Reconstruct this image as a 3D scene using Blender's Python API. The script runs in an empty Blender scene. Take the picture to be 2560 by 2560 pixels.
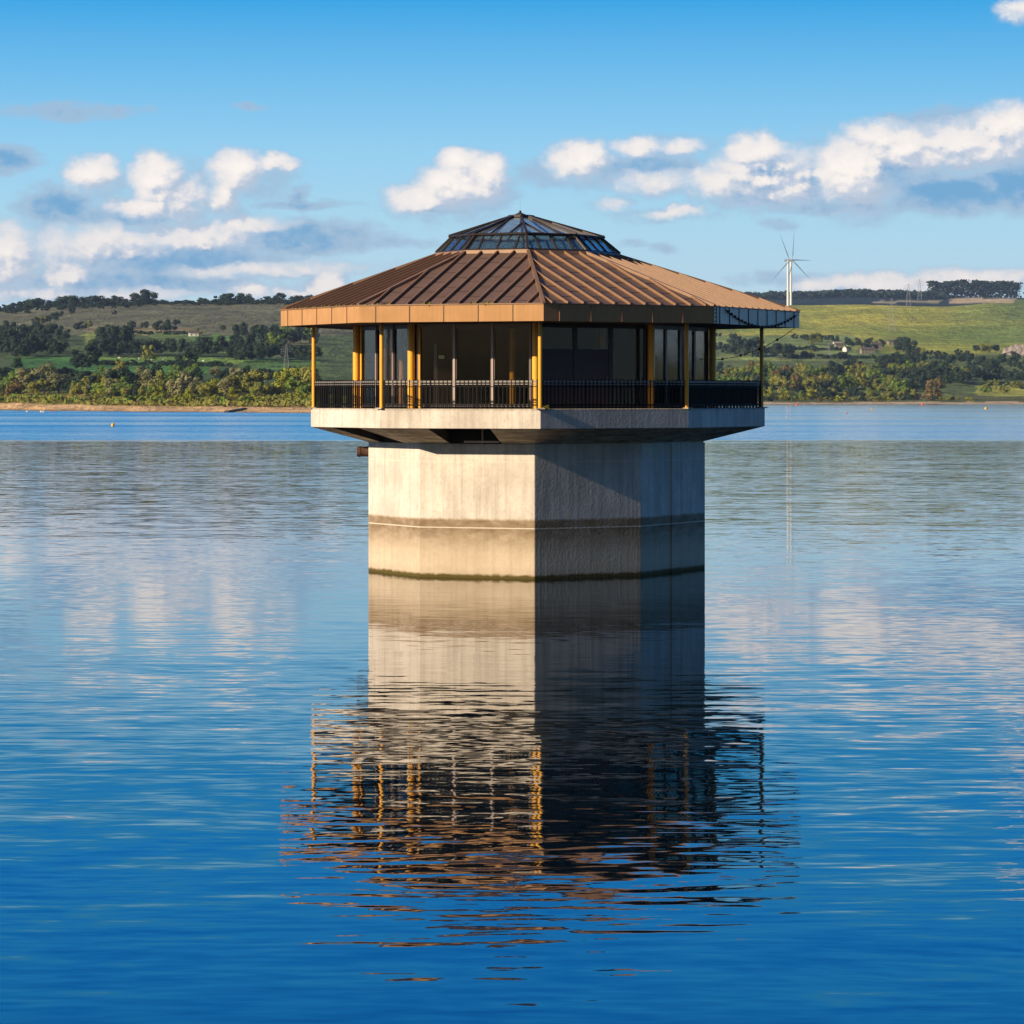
import bpy, bmesh, math, random
from mathutils import Vector, Matrix, noise as mnoise
R_ = math.radians
random.seed(7)
sc = bpy.context.scene
COL = sc.collection

# ------------------------------------------------------------------ camera
F, CX, CY, CZ, HOR = 8125.0, -0.33, -132.6, 7.12, 990.0
cam = bpy.data.cameras.new('camera')
cam.sensor_width = 36; cam.lens = F / 2560 * 36
cam.shift_y = (HOR - 1280) / 2560
cam.clip_start = 0.5; cam.clip_end = 30000
co = bpy.data.objects.new('camera', cam); COL.objects.link(co)
co.location = (CX, CY, CZ); co.rotation_euler = (R_(90), 0, 0)
sc.camera = co
SUN_AZ = R_(33.0); SUN_EL = R_(21.6)
TO_SUN = Vector((-math.cos(SUN_AZ) * math.cos(SUN_EL), -math.sin(SUN_AZ) * math.cos(SUN_EL), math.sin(SUN_EL)))

# ------------------------------------------------------------------ node helpers
class NT:
    def __init__(s, tree): s.t = tree; s.n = tree.nodes; s.l = tree.links
    def add(s, typ, **kw):
        n = s.n.new(typ)
        for k, v in kw.items(): setattr(n, k, v)
        return n
    def put(s, sock, v):
        if v is None: return
        if hasattr(v, 'is_output'): s.l.new(v, sock)
        else:
            if isinstance(v, (tuple, list)) and len(v) == 3 and sock.type == 'RGBA': v = (*v, 1)
            sock.default_value = v
    def math(s, op, a, b=None, c=None, clamp=False):
        n = s.add('ShaderNodeMath', operation=op, use_clamp=clamp)
        for i, v in enumerate((a, b, c)):
            if v is not None: s.put(n.inputs[i], v)
        return n.outputs[0]
    def vmath(s, op, a, b=None, c=None):
        n = s.add('ShaderNodeVectorMath', operation=op)
        for i, v in enumerate((a, b, c)):
            if v is not None: s.put(n.inputs[i], v)
        return n.outputs['Value'] if op in ('LENGTH', 'DOT_PRODUCT') else n.outputs[0]
    def mix(s, fac, a, b, blend='MIX'):
        n = s.add('ShaderNodeMix', data_type='RGBA', blend_type=blend)
        s.put(n.inputs[0], fac); s.put(n.inputs[6], a); s.put(n.inputs[7], b)
        return n.outputs[2]
    def ramp(s, fac, pts, interp='LINEAR'):
        n = s.add('ShaderNodeValToRGB'); cr = n.color_ramp; cr.interpolation = interp
        while len(cr.elements) < len(pts): cr.elements.new(0.5)
        for e, (p, c) in zip(cr.elements, pts):
            e.position = p; e.color = (*c, 1) if isinstance(c, (tuple, list)) else (c, c, c, 1)
        s.put(n.inputs[0], fac); return n.outputs[0]
    def noise(s, vec, scale, detail=4, rough=0.55, color=False):
        n = s.add('ShaderNodeTexNoise'); s.put(n.inputs['Vector'], vec)
        n.inputs['Scale'].default_value = scale; n.inputs['Detail'].default_value = detail
        n.inputs['Roughness'].default_value = rough
        return n.outputs['Color' if color else 'Fac']
    def maprange(s, v, a, b, c=0.0, d=1.0, smooth=False):
        n = s.add('ShaderNodeMapRange', interpolation_type='SMOOTHSTEP' if smooth else 'LINEAR')
        s.put(n.inputs[0], v)
        for i, x in enumerate((a, b, c, d)): s.put(n.inputs[i + 1], x)
        return n.outputs[0]

def new_mat(name):
    m = bpy.data.materials.new(name); m.use_nodes = True
    nt = NT(m.node_tree); p = nt.n['Principled BSDF']
    return m, nt, p
def pos(nt): return nt.add('ShaderNodeNewGeometry').outputs['Position']
def objc(nt): return nt.add('ShaderNodeTexCoord').outputs['Object']
def scaled(nt, v, s): return nt.vmath('MULTIPLY', v, s)
def bump(nt, p, h, dist, strength=1.0):
    b = nt.add('ShaderNodeBump'); b.inputs['Distance'].default_value = dist; b.inputs['Strength'].default_value = strength
    nt.put(b.inputs['Height'], h); nt.l.new(b.outputs[0], p.inputs['Normal'])

M = {}
def paint(key, col, rough=0.5, metal=0.0, var=0.12, scale=3.0, bumpd=0.0, streak=True, spec=.5):
    m, nt, p = new_mat(key)
    v = pos(nt)
    n = nt.noise(v, scale, 5)
    if streak:
        n2 = nt.noise(scaled(nt, v, (4, 4, .25)), 2.0, 4)
        n = nt.math('MULTIPLY_ADD', n2, .5, nt.math('MULTIPLY', n, .5))
    f = nt.maprange(n, .3, .7)
    c = nt.mix(f, tuple(x * (1 - var) for x in col), tuple(min(1, x * (1 + var)) for x in col))
    nt.put(p.inputs['Base Color'], c)
    p.inputs['Roughness'].default_value = rough; p.inputs['Metallic'].default_value = metal; p.inputs['Specular IOR Level'].default_value = spec
    if bumpd: bump(nt, p, nt.noise(v, scale * 8, 3), bumpd)
    M[key] = m; return m

paint('bronze_roof', (.19, .118, .086), .5, .2, .22, 1.2)
paint('fascia_bronze', (.48, .265, .118), .6, .0, .14, 1.6, spec=.12)
paint('fascia_sheen', (.95, .70, .53), .5, .10, .14, 1.2)  # paler than the bronze: sky reflection on this side put into the colour
paint('hip_metal', (.27, .158, .092), .5, .1, .15, 2)
paint('amber_paint', (.95, .45, .040), .38, 0, .1, 2)
paint('black_paint', (.006, .006, .007), .6, 0, .2, 4, spec=.12)
paint('pale_steel', (.24, .22, .20), .45, .1, .2, 4)
paint('pale_metal', (.42, .33, .30), .45, .1, .12, 4)
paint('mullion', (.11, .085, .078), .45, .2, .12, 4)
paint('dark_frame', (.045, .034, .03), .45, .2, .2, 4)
paint('door_brown', (.05, .022, .017), .5, 0, .2, 3)
paint('soffit', (.07, .04, .025), .7, 0, .2, 2)
paint('interior', (.022, .019, .018), .85, 0, .2, 1, spec=.2)
paint('rust_pipe', (.10, .05, .032), .75, .1, .3, 6)
paint('cable', (.012, .012, .014), .6, 0, .1, 6)
paint('notice', (.62, .55, .22), .6, 0, .05, 6)
paint('turbine_blade', (.42, .44, .47), .5, 0, .03, .2)
paint('turbine_white', (.72, .73, .74), .45, 0, .03, .2)
paint('turbine_grey', (.22, .27, .33), .5, 0, .05, .2)
paint('pylon_steel', (.30, .31, .34), .5, .2, .1, .5)
paint('house_white', (.75, .72, .66), .8, 0, .08, .3)
paint('house_stone', (.27, .235, .19), .85, 0, .2, .4)
paint('house_roof', (.11, .09, .085), .8, 0, .2, .4)
paint('window_dark', (.04, .045, .05), .2, 0, .1, 1)
paint('buoy_yellow', (.85, .48, .03), .45, 0, .05, 2)
paint('buoy_red', (.8, .09, .03), .45, 0, .05, 2)
paint('buoy_white', (.85, .82, .76), .45, 0, .05, 2)
paint('post_pale', (.55, .45, .34), .8, 0, .15, 2)
paint('bark', (.085, .065, .045), .9, 0, .3, 2)
paint('moss', (.22, .19, .015), .9, 0, .4, 20)
paint('wool', (.7, .66, .56), .9, 0, .1, 3)
paint('timber', (.07, .06, .05), .85, 0, .3, 1)

# concrete of the shaft: stains by height, joints, streaks
def concrete(key, shaft):
    m, nt, p = new_mat(key)
    v = pos(nt); sep = nt.add('ShaderNodeSeparateXYZ'); nt.l.new(v, sep.inputs[0]); z = sep.outputs[2]
    big = nt.noise(v, .7, 6, .6); fine = nt.noise(v, 6, 5, .65)
    streak = nt.noise(scaled(nt, v, (2.6, 2.6, .14)), 1.6, 5, .6)
    c = nt.mix(nt.maprange(big, .35, .68), (.60, .54, .47), (.80, .73, .645))
    c = nt.mix(nt.math('MULTIPLY', nt.maprange(streak, .46, .72), .55), c, (.34, .30, .26))
    c = nt.mix(nt.math('MULTIPLY', nt.maprange(fine, .50, .75), .5), c, (.40, .35, .29))
    if shaft:
        zz = nt.math('ADD', z, nt.math('MULTIPLY_ADD', nt.noise(scaled(nt, v, (1, 1, .3)), 3, 4), .12, -.06))
        st = nt.ramp(nt.math('DIVIDE', zz, 6.0, clamp=True), [(0, .40), (.08, .14), (.16, .22), (.24, .58), (.315, .95), (.374, .92), (.39, 0)])
        st = nt.math('MULTIPLY', st, nt.maprange(nt.noise(scaled(nt, v, (1, 1, 2.2)), 1.6, 6, .65), .22, .60, .5, 1.0))
        low = nt.maprange(zz, 2.36, 2.24)
        c = nt.mix(nt.math('MULTIPLY', low, .55), c, (.66, .50, .30))
        c = nt.mix(nt.math('MULTIPLY', st, 1.0), c, (.20, .130, .065))
        for z0, w, f in ((1.96, .022, .75), (4.55, .014, .8)):
            d = nt.math('ABSOLUTE', nt.math('SUBTRACT', z, z0))
            c = nt.mix(nt.math('MULTIPLY', nt.math('LESS_THAN', d, w), f), c, (.78, .70, .58))
        zz2 = nt.math('ADD', z, nt.math('MULTIPLY_ADD', nt.noise(v, 4, 4), .16, -.08))
        c = nt.mix(nt.maprange(zz2, .19, .09), c, (.085, .062, .004))
    else:
        top = nt.math('ADD', z, nt.math('MULTIPLY_ADD', nt.noise(v, 5, 4), .2, -.1))
        c = nt.mix(nt.math('MULTIPLY', nt.maprange(top, 6.52, 6.66), .6), c, (.17, .13, .06))
        dots = nt.add('ShaderNodeTexVoronoi'); nt.l.new(v, dots.inputs['Vector']); dots.inputs['Scale'].default_value = 1.1
        c = nt.mix(nt.math('LESS_THAN', dots.outputs['Distance'], .035), c, (.05, .045, .04))
    nt.put(p.inputs['Base Color'], c); p.inputs['Roughness'].default_value = .88
    h = nt.math('ADD', nt.math('MULTIPLY', nt.noise(v, 9, 4, .6), .6), nt.math('MULTIPLY', streak, .5))
    bump(nt, p, h, .024 if shaft else .016)
    M[key] = m
concrete('concrete_shaft', True); concrete('concrete_deck', False)

# corbel concrete: streaks imitate rippled light off the water, put into the colour
m, nt, p = new_mat('concrete_corbel')
v = pos(nt)
g = nt.noise(scaled(nt, v, (.55, .55, 5)), 2.2, 6, .6)
c = nt.mix(nt.maprange(g, .36, .64), (.28, .225, .16), (.74, .64, .50))
nt.put(p.inputs['Base Color'], c); p.inputs['Roughness'].default_value = .85; bump(nt, p, g, .03)
M['concrete_corbel'] = m

def glass(key, tint, refl=1.0, rough=.01, fk=1.0, milk=0.0):
    m = bpy.data.materials.new(key); m.use_nodes = True; nt = NT(m.node_tree)
    nt.n.remove(nt.n['Principled BSDF']); out = nt.n['Material Output']
    t = nt.add('ShaderNodeBsdfTransparent'); t.inputs[0].default_value = (*tint, 1)
    g = nt.add('ShaderNodeBsdfGlossy'); g.inputs['Color'].default_value = (refl, refl, refl, 1); g.inputs['Roughness'].default_value = rough
    fr = nt.add('ShaderNodeFresnel'); fr.inputs[0].default_value = 1.55
    b = nt.add('ShaderNodeBump'); b.inputs['Distance'].default_value = .01; b.inputs['Strength'].default_value = .25
    nt.put(b.inputs['Height'], nt.noise(pos(nt), 1.3, 2)); nt.l.new(b.outputs[0], g.inputs['Normal'])
    mx = nt.add('ShaderNodeMixShader'); nt.l.new(nt.math('MULTIPLY', fr.outputs[0], fk, clamp=True), mx.inputs[0])
    if milk:
        df = nt.add('ShaderNodeBsdfTranslucent'); df.inputs[0].default_value = (.8, .82, .82, 1)
        d2 = nt.add('ShaderNodeBsdfDiffuse'); d2.inputs[0].default_value = (.62, .60, .58, 1)
        a1 = nt.add('ShaderNodeMixShader'); a1.inputs[0].default_value = .5; nt.l.new(df.outputs[0], a1.inputs[1]); nt.l.new(d2.outputs[0], a1.inputs[2])
        a2 = nt.add('ShaderNodeMixShader'); a2.inputs[0].default_value = milk; nt.l.new(t.outputs[0], a2.inputs[1]); nt.l.new(a1.outputs[0], a2.inputs[2]); t = a2
    nt.l.new(t.outputs[0], mx.inputs[1]); nt.l.new(g.outputs[0], mx.inputs[2]); nt.l.new(mx.outputs[0], out.inputs[0])
    M[key] = m
glass('window_glass', (.84, .82, .79), .5, .07, .62); glass('lantern_glass', (.86, .965, .985), 1.0, .02, .8, .03); glass('lantern_milk', (.99, .99, .99), 1.0, .05, .5, .06)

# foliage tones
def foliage(key, a, b):
    m, nt, p = new_mat(key)
    oi = nt.add('ShaderNodeObjectInfo').outputs['Random']
    n = nt.noise(objc(nt), 5.0, 3)
    f = nt.math('ADD', nt.math('MULTIPLY', oi, .55), nt.math('MULTIPLY_ADD', n, .9, -.2), clamp=True)
    nt.put(p.inputs['Base Color'], nt.mix(f, a, b)); p.inputs['Roughness'].default_value = .75
    p.inputs['Specular IOR Level'].default_value = .2
    M[key] = m
foliage('leaf_dark', (.012, .028, .022), (.038, .066, .036))
foliage('leaf_green', (.07, .135, .020), (.20, .28, .042))
foliage('leaf_olive', (.12, .145, .026), (.29, .285, .056))
foliage('leaf_yellow', (.15, .19, .015), (.34, .345, .030))
foliage('leaf_rust', (.115, .088, .032), (.21, .155, .055))
foliage('leaf_silver', (.15, .165, .065), (.30, .29, .14))

# ------------------------------------------------------------------ mesh helpers
class MB:
    def __init__(s): s.v = []; s.f = []
    def face(s, *pts):
        i = len(s.v); s.v += [tuple(p) for p in pts]; s.f.append(tuple(range(i, i + len(pts)))); return s
    def hexa(s, b, t):            # bottom loop, top loop (same count): closed prism
        n = len(b); i = len(s.v); s.v += [tuple(p) for p in b] + [tuple(p) for p in t]
        s.f.append(tuple(range(i + n - 1, i - 1, -1))); s.f.append(tuple(range(i + n, i + 2 * n)))
        for k in range(n):
            j = (k + 1) % n; s.f.append((i + k, i + j, i + n + j, i + n + k))
        return s
    def bar(s, a, b, w, h, up=(0, 0, 1), base=0.0):  # box along a-b, width w, from base to base+h along up
        a, b, up = Vector(a), Vector(b), Vector(up)
        d = (b - a).normalized(); side = d.cross(up).normalized(); up = side.cross(d).normalized()
        q = lambda P, sx, k: P + side * sx * w / 2 + up * k
        return s.hexa([q(a, -1, base), q(a, 1, base), q(a, 1, base + h), q(a, -1, base + h)],
                      [q(b, -1, base), q(b, 1, base), q(b, 1, base + h), q(b, -1, base + h)])
    def box(s, c, sx, sy, sz, rz=0):
        c = Vector(c); m = Matrix.Rotation(rz, 3, 'Z')
        q = lambda x, y, z: c + m @ Vector((x * sx / 2, y * sy / 2, z * sz / 2))
        return s.hexa([q(-1, -1, -1), q(1, -1, -1), q(1, 1, -1), q(-1, 1, -1)], [q(-1, -1, 1), q(1, -1, 1), q(1, 1, 1), q(-1, 1, 1)])
    def tube(s, pts, rads, n=12, cap=True):
        pts = [Vector(p) for p in pts]
        if not isinstance(rads, (list, tuple)): rads = [rads] * len(pts)
        i0 = len(s.v); ref = None
        for k, P in enumerate(pts):
            d = (pts[min(k + 1, len(pts) - 1)] - pts[max(k - 1, 0)]).normalized()
            if ref is None or abs(ref.dot(d)) > .95: ref = Vector((1, 0, 0)) if abs(d.x) < .9 else Vector((0, 1, 0))
            u = d.cross(ref).normalized(); w = d.cross(u)
            for a in range(n):
                t = 2 * math.pi * a / n
                s.v.append(tuple(P + (u * math.cos(t) + w * math.sin(t)) * rads[k]))
        for k in range(len(pts) - 1):
            for a in range(n):
                b = (a + 1) % n; o = i0 + k * n
                s.f.append((o + a, o + b, o + n + b, o + n + a))
        if cap:
            s.f.append(tuple(range(i0 + n - 1, i0 - 1, -1))); o = i0 + (len(pts) - 1) * n; s.f.append(tuple(range(o, o + n)))
        return s
    def lathe(s, prof, c, n=16):
        c = Vector(c); i0 = len(s.v)
        for r, z in prof:
            for a in range(n):
                t = 2 * math.pi * a / n; s.v.append((c.x + r * math.cos(t), c.y + r * math.sin(t), c.z + z))
        for k in range(len(prof) - 1):
            for a in range(n):
                b = (a + 1) % n; o = i0 + k * n; s.f.append((o + a, o + b, o + n + b, o + n + a))
        s.f.append(tuple(range(i0 + n - 1, i0 - 1, -1))); o = i0 + (len(prof) - 1) * n; s.f.append(tuple(range(o, o + n)))
        return s
    def mesh(s, name, mat, smooth=False):
        me = bpy.data.meshes.new(name); me.from_pydata(s.v, [], s.f); me.update()
        if mat: me.materials.append(M[mat] if isinstance(mat, str) else mat)
        if smooth:
            for p in me.polygons: p.use_smooth = True
        return me
    def build(s, name, mat, parent=None, smooth=False, bevel=0.0, fix=True, origin=None):
        if origin is not None:
            o_ = Vector(origin); s.v = [tuple(Vector(p) - o_) for p in s.v]
        me = s.mesh(name, mat, smooth)
        if fix:
            bm = bmesh.new(); bm.from_mesh(me); bmesh.ops.recalc_face_normals(bm, faces=bm.faces); bm.to_mesh(me); bm.free()
        o = bpy.data.objects.new(name, me); COL.objects.link(o); o.parent = parent
        if origin is not None: o.location = origin
        if bevel:
            b = o.modifiers.new('bevel', 'BEVEL'); b.width = bevel; b.segments = 2; b.limit_method = 'ANGLE'
        if smooth and hasattr(me, 'set_sharp_from_angle'): me.set_sharp_from_angle(angle=R_(40))
        return o
def build_multi(name, pairs, parent=None):
    mb = MB(); idx = []
    for k, (b, _) in enumerate(pairs):
        o = len(mb.v); mb.v += b.v; mb.f += [tuple(i + o for i in f) for f in b.f]; idx += [k] * len(b.f)
    ob = mb.build(name, None, parent, fix=False)
    for _, mt in pairs: ob.data.materials.append(M[mt])
    ob.data.polygons.foreach_set('material_index', idx)
    bm = bmesh.new(); bm.from_mesh(ob.data); bmesh.ops.recalc_face_normals(bm, faces=bm.faces); bm.to_mesh(ob.data); bm.free()
    return ob
def tag(o, label=None, cat=None, group=None, kind=None):
    for k, v in (('label', label), ('category', cat), ('group', group), ('kind', kind)):
        if v: o[k] = v
    return o
def thing(name, label, cat, loc=(0, 0, 0), group=None, rz=0):
    o = bpy.data.objects.new(name, None); COL.objects.link(o); o.location = loc; o.rotation_euler = (0, 0, rz)
    o.empty_display_size = .3
    return tag(o, label, cat, group)

# ------------------------------------------------------------------ the tower
PLAN = [(-9.72, -.6), (-6.26, -7.18), (.86, -10.0), (7.56, -5.82), (11.62, 2.6), (7.4, 7.0), (.5, 11.0), (-6.7, 8.2)]
NP = len(PLAN)
def ring(s, z, off=0.0): return [Vector((x * s, y * s, z)) for x, y in PLAN]
def inset(s, z, d): # ring moved outward by d metres, edges kept parallel
    out = []
    for k in range(NP):
        p0, p1, p2 = (Vector(PLAN[(k + j) % NP]) * s for j in (-1, 0, 1))
        n1 = (p1 - p0).normalized(); n2 = (p2 - p1).normalized()
        n1 = Vector((n1.y, -n1.x)); n2 = Vector((n2.y, -n2.x))
        if n1.dot(p1) < 0: n1 = -n1
        if n2.dot(p1) < 0: n2 = -n2
        b = (n1 + n2).normalized(); q = p1 + b * d / max(.3, b.dot(n1)); out.append(Vector((q.x, q.y, z)))
    return out
tower = thing('draw_off_tower', 'many-sided concrete water tower with glazed room and brown metal roof standing in the lake', 'tower', (0, 0, 0))

# shaft
def shaft_ring(z):
    r = ring(.635, z); r[4] = Vector((7.60, 1.75, z)); return r
mb = MB(); mb.hexa(shaft_ring(-5), shaft_ring(5.262)); shaft = mb.build('shaft', 'concrete_shaft', tower, bevel=.03)
# construction-joint fillets
a, b = shaft_ring(0)[3], shaft_ring(0)[4]
e = (b - a); n = Vector((e.y, -e.x, 0)).normalized()
q = a + e * .46
MB().hexa([q + n * .0, b + n * .0, b + n * .05, q + n * .05], [Vector((w.x, w.y, 5.2)) for w in (q, b, b + n * .05, q + n * .05)]).build('buttress', 'concrete_shaft', tower, bevel=.01)
# corbel: eight sloping faces, two of them with an open bay
ZC0, ZC1, ZS0, ZS1 = 5.25, 5.86, 5.86, 6.63
SH, SL = .636, .872
lo, hi = shaft_ring(ZC0), ring(SL, ZC1)
mb = MB()
for k in range(NP):
    j = (k + 1) % NP
    A, B, C, D = lo[k], lo[j], hi[j], hi[k]
    if k in (0, 1, 6):
        t0, t1 = .30, .69
        A1, A2, D1, D2 = A.lerp(B, t0 - .03), A.lerp(B, t1 + .03), D.lerp(C, t0), D.lerp(C, t1)
        mb.face(A, A1, D1, D); mb.face(A2, B, C, D2)
        up = Vector((0, 0, ZC1 + .0 - ZC0))
        A1u, A2u = Vector((A1.x, A1.y, ZC1 + .1)), Vector((A2.x, A2.y, ZC1 + .1))
        D1u, D2u = Vector((D1.x, D1.y, ZC1 + .1)), Vector((D2.x, D2.y, ZC1 + .1))
        mbd = MB(); mbd.face(A1, A1u, D1u, D1); mbd.face(A2, D2, D2u, A2u); mbd.face(A1u, A2u, D2u, D1u); mbd.face(A1, A2, A2u, A1u); mbd.build('corbel_recess', 'interior', tower)
    else: mb.face(A, B, C, D)
mb.build('corbel', 'concrete_corbel', tower)
# guard bar in the open bay under the deck
A, B, C, D = lo[1], lo[2], hi[2], hi[1]
g0, g1 = A.lerp(B, .40).lerp(D.lerp(C, .40), .04), A.lerp(B, .70).lerp(D.lerp(C, .70), .04)
mb = MB(); mb.bar(g0 + Vector((0, 0, .02)), g1 + Vector((0, 0, .02)), .07, .07)
gm = g0.lerp(g1, .52); mb.bar(gm, gm + Vector((0, 0, .62)), .07, .07, (0, 1, 0)); mb.build('guard_bar', 'pale_metal', tower)
# deck slab
so = inset(.875, ZS0, 0); st = inset(.875, ZS1, 0)
mb = MB(); mb.hexa(so, st); mb.build('deck_slab', 'concrete_deck', tower, bevel=.025)
# post seats: darker mortar pads on the slab rim
for k in range(NP):
    P = ring(.866, ZS1)[k]; pad = MB()
    ang = math.atan2(P.y, P.x)
    pad.box((P.x, P.y, ZS1 + .012), .34, .34, .05, ang); pad.build('post_pad', 'concrete_deck', tower)
# outer posts
pr = ring(.863, 0)
for k in range(NP):
    P = pr[k]
    MB().tube([(P.x, P.y, ZS1 + .03), (P.x, P.y, 10.0)], .078, 16).build('post', 'amber_paint', tower, smooth=True)
# railings
rr = ring(.862, 0)
for k in range(NP):
    A, B = rr[k], rr[(k + 1) % NP]; d = (B - A).normalized(); L = (B - A).length
    A2, B2 = A + d * .12, B - d * .12
    z = lambda P, h: Vector((P.x, P.y, h))
    railing = MB(); n = int((L - .24) / .176); dense = k in (0, 3)
    for i in range(n + 1):
        P = A2.lerp(B2, i / n); w = .055 if i % 11 == 0 else .038
        nn = Vector((d.y, -d.x, 0))
        railing.bar(z(P, ZS1), z(P, 7.76 if i % 11 else 7.73), w, w, nn, -w / 2)
    ro = railing.build('railing', 'black_paint', tower)
    for zz, h in ((7.64, .07), (7.555, .035), (7.46, .035), (6.745, .055)):
        MB().bar(z(A2, zz), z(B2, zz), .022, h, (0, 0, 1), 0).build('rail', 'pale_steel' if zz > 7.5 else 'black_paint', ro)  # upper rails paler than the black ones: sunshine put into the colour
# kick/infill board behind the railing on the shaded right side
A, B = ring(.852, 0)[3], ring(.852, 0)[4]
d = (B - A).normalized(); A2, B2 = A + d * .2, B - d * .15
MB().bar(Vector((A2.x, A2.y, ZS1 + .09)), Vector((B2.x, B2.y, ZS1 + .09)), .02, 1.0).build('infill_panel', 'black_paint', tower)

# glazed room
SG = .685; ZG0, ZG1 = ZS1 + .06, 9.94
gl = ring(SG, 0)
up = Vector((0, 0, 1))
def Z(P, h): return Vector((P.x, P.y, h))
for k in range(NP):
    P = gl[k]
    MB().tube([Z(P, ZS1), Z(P, 9.96)], .145, 18).build('pillar', 'amber_paint', tower, smooth=True)
NB = {0: 3, 1: 3, 2: 3, 3: 4, 4: 3, 5: 3, 6: 3, 7: 3}
inner = ring(SG - .012, 0)
for k in range(NP):
    A, B = inner[k], inner[(k + 1) % NP]; d = (B - A).normalized(); nn = Vector((d.y, -d.x, 0))
    A, B = A + d * .16, B - d * .16
    # slim amber jamb beside the pillar
    if k in (0, 1, 3):
        MB().tube([Z(A + d * .14 + nn * .05, ZS1), Z(A + d * .14 + nn * .05, 9.95)], .05, 10).build('jamb', 'amber_paint', tower, smooth=True)
    nb = NB[k]
    for i in range(nb):
        a, b = A.lerp(B, i / nb), A.lerp(B, (i + 1) / nb)
        fr = MB(); w = .085
        door = k == 2 and i < 2
        a2, b2 = a + d * .004, b - d * .004
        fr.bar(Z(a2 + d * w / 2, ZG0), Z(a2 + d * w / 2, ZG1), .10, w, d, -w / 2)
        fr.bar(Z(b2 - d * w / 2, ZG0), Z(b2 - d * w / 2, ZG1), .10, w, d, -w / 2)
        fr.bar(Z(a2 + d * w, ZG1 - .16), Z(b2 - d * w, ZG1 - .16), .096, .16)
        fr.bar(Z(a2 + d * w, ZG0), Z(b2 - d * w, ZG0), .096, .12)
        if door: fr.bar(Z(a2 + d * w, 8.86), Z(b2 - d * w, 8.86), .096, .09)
        wo = fr.build('door' if door else 'window', 'dark_frame' if (k == 2 or k == 3) else 'mullion', tower)  # darker frames on the two shaded faces: shade put into the colour
        zlo = 8.95 if door else ZG0 + .12
        MB().bar(Z(a2 + d * w, zlo), Z(b2 - d * w, zlo), .012, ZG1 - .16 - zlo).build('pane', 'window_glass', wo)
        if door:
            MB().bar(Z(a2 + d * w, ZG0 + .12), Z(b2 - d * w, ZG0 + .12), .05, 8.86 - ZG0 - .12).build('door_panel', 'door_brown', wo)
            h = a2.lerp(b2, .86) + nn * .07
            MB().bar(Z(h, 7.6), Z(h, 7.9), .03, .03, nn).build('door_handle', 'mullion', wo)
        # pale strips outside the mullions: their sunlit look put into the colour
        if i and k in (0, 1): MB().bar(Z(a + nn * .06, ZG0), Z(a + nn * .06, ZG1), .07, .03, nn).build('sunlit_strip', 'pale_metal', tower)
# notice on a pane of the left-hand front face
A, B = inner[1], inner[2]; d = (B - A).normalized(); nn = Vector((d.y, -d.x, 0))
q = A.lerp(B, .215) + nn * .06
MB().bar(Z(q, 8.58), Z(q + d * .25, 8.58), .012, .14).build('notice', 'notice', tower)
# floor and ceiling of the room, soffit
mb = MB(); mb.hexa([Vector((p.x, p.y, ZS1 + .002)) for p in ring(.66, 0)], [Vector((p.x, p.y, ZS1 + .055)) for p in ring(.66, 0)])
mb.build('room_floor', 'interior', tower)
mb = MB(); mb.hexa(ring(.985, 9.965), ring(.985, 10.02)); mb.build('soffit', 'soffit', tower)
# inside: dark wall added to block the view through, inner pillars, cabinets
mb = MB(); mb.box((.85, 2.3, 8.29), 12.6, 1.0, 3.3, .0); mb.build('added_dark_wall', 'interior', tower)
for x, y in ((-.31, -5.2), (-5.75, -.5), (-4.75, -2.2), (3.3, -2.0)):
    MB().tube([(x, y, ZS1 + .06), (x, y, 9.96)], .12, 14).build('inner_pillar', 'amber_paint', tower, smooth=True)
for x, y, w, h in ((-3.0, -3.2, .8, 2.5), (3.2, -3.4, 1.0, 2.2), (4.4, -1.2, .9, 1.2), (-1.9, -3.9, .5, 1.0)):
    MB().box((x, y, ZS1 + .06 + h / 2), w, .5, h, .3).build('cabinet', 'dark_frame', tower, bevel=.02)

# roof
ZE0, ZE1, ZR, SR = 9.955, 10.60, 12.84, .352
eave, top = ring(1.0, ZE1), ring(SR, ZR)
def slope_frame(A, B, C, D):
    t = (B - A).normalized(); n = (B - A).cross(D - A).normalized()
    if n.z < 0: n = -n
    u = n.cross(t).normalized()
    if u.z < 0: u = -u
    return t, u, n
def jack_bars(mb, A, B, C, D, spacing, w, h, start=None, base=0.0):
    t, u, n = slope_frame(A, B, C, D); L = (B - A).length; H = (D - A).dot(u)
    l0, l1 = (D - A).dot(t), (C - A).dot(t)
    k = int(L / spacing); off = (L - (k - 1) * spacing) / 2 if start is None else start
    segs = []
    x = off
    while x < L - .05:
        hm = H
        if l0 > 0 and x < l0: hm = min(hm, H * x / l0)
        if l1 < L and x > l1: hm = min(hm, H * (L - x) / (L - l1))
        if hm > .1:
            mb.bar(A + t * x, A + t * x + u * (hm - .02), w, h, n, base); segs.append((x, hm))
        x += spacing
    return t, u, n, L, segs
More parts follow.
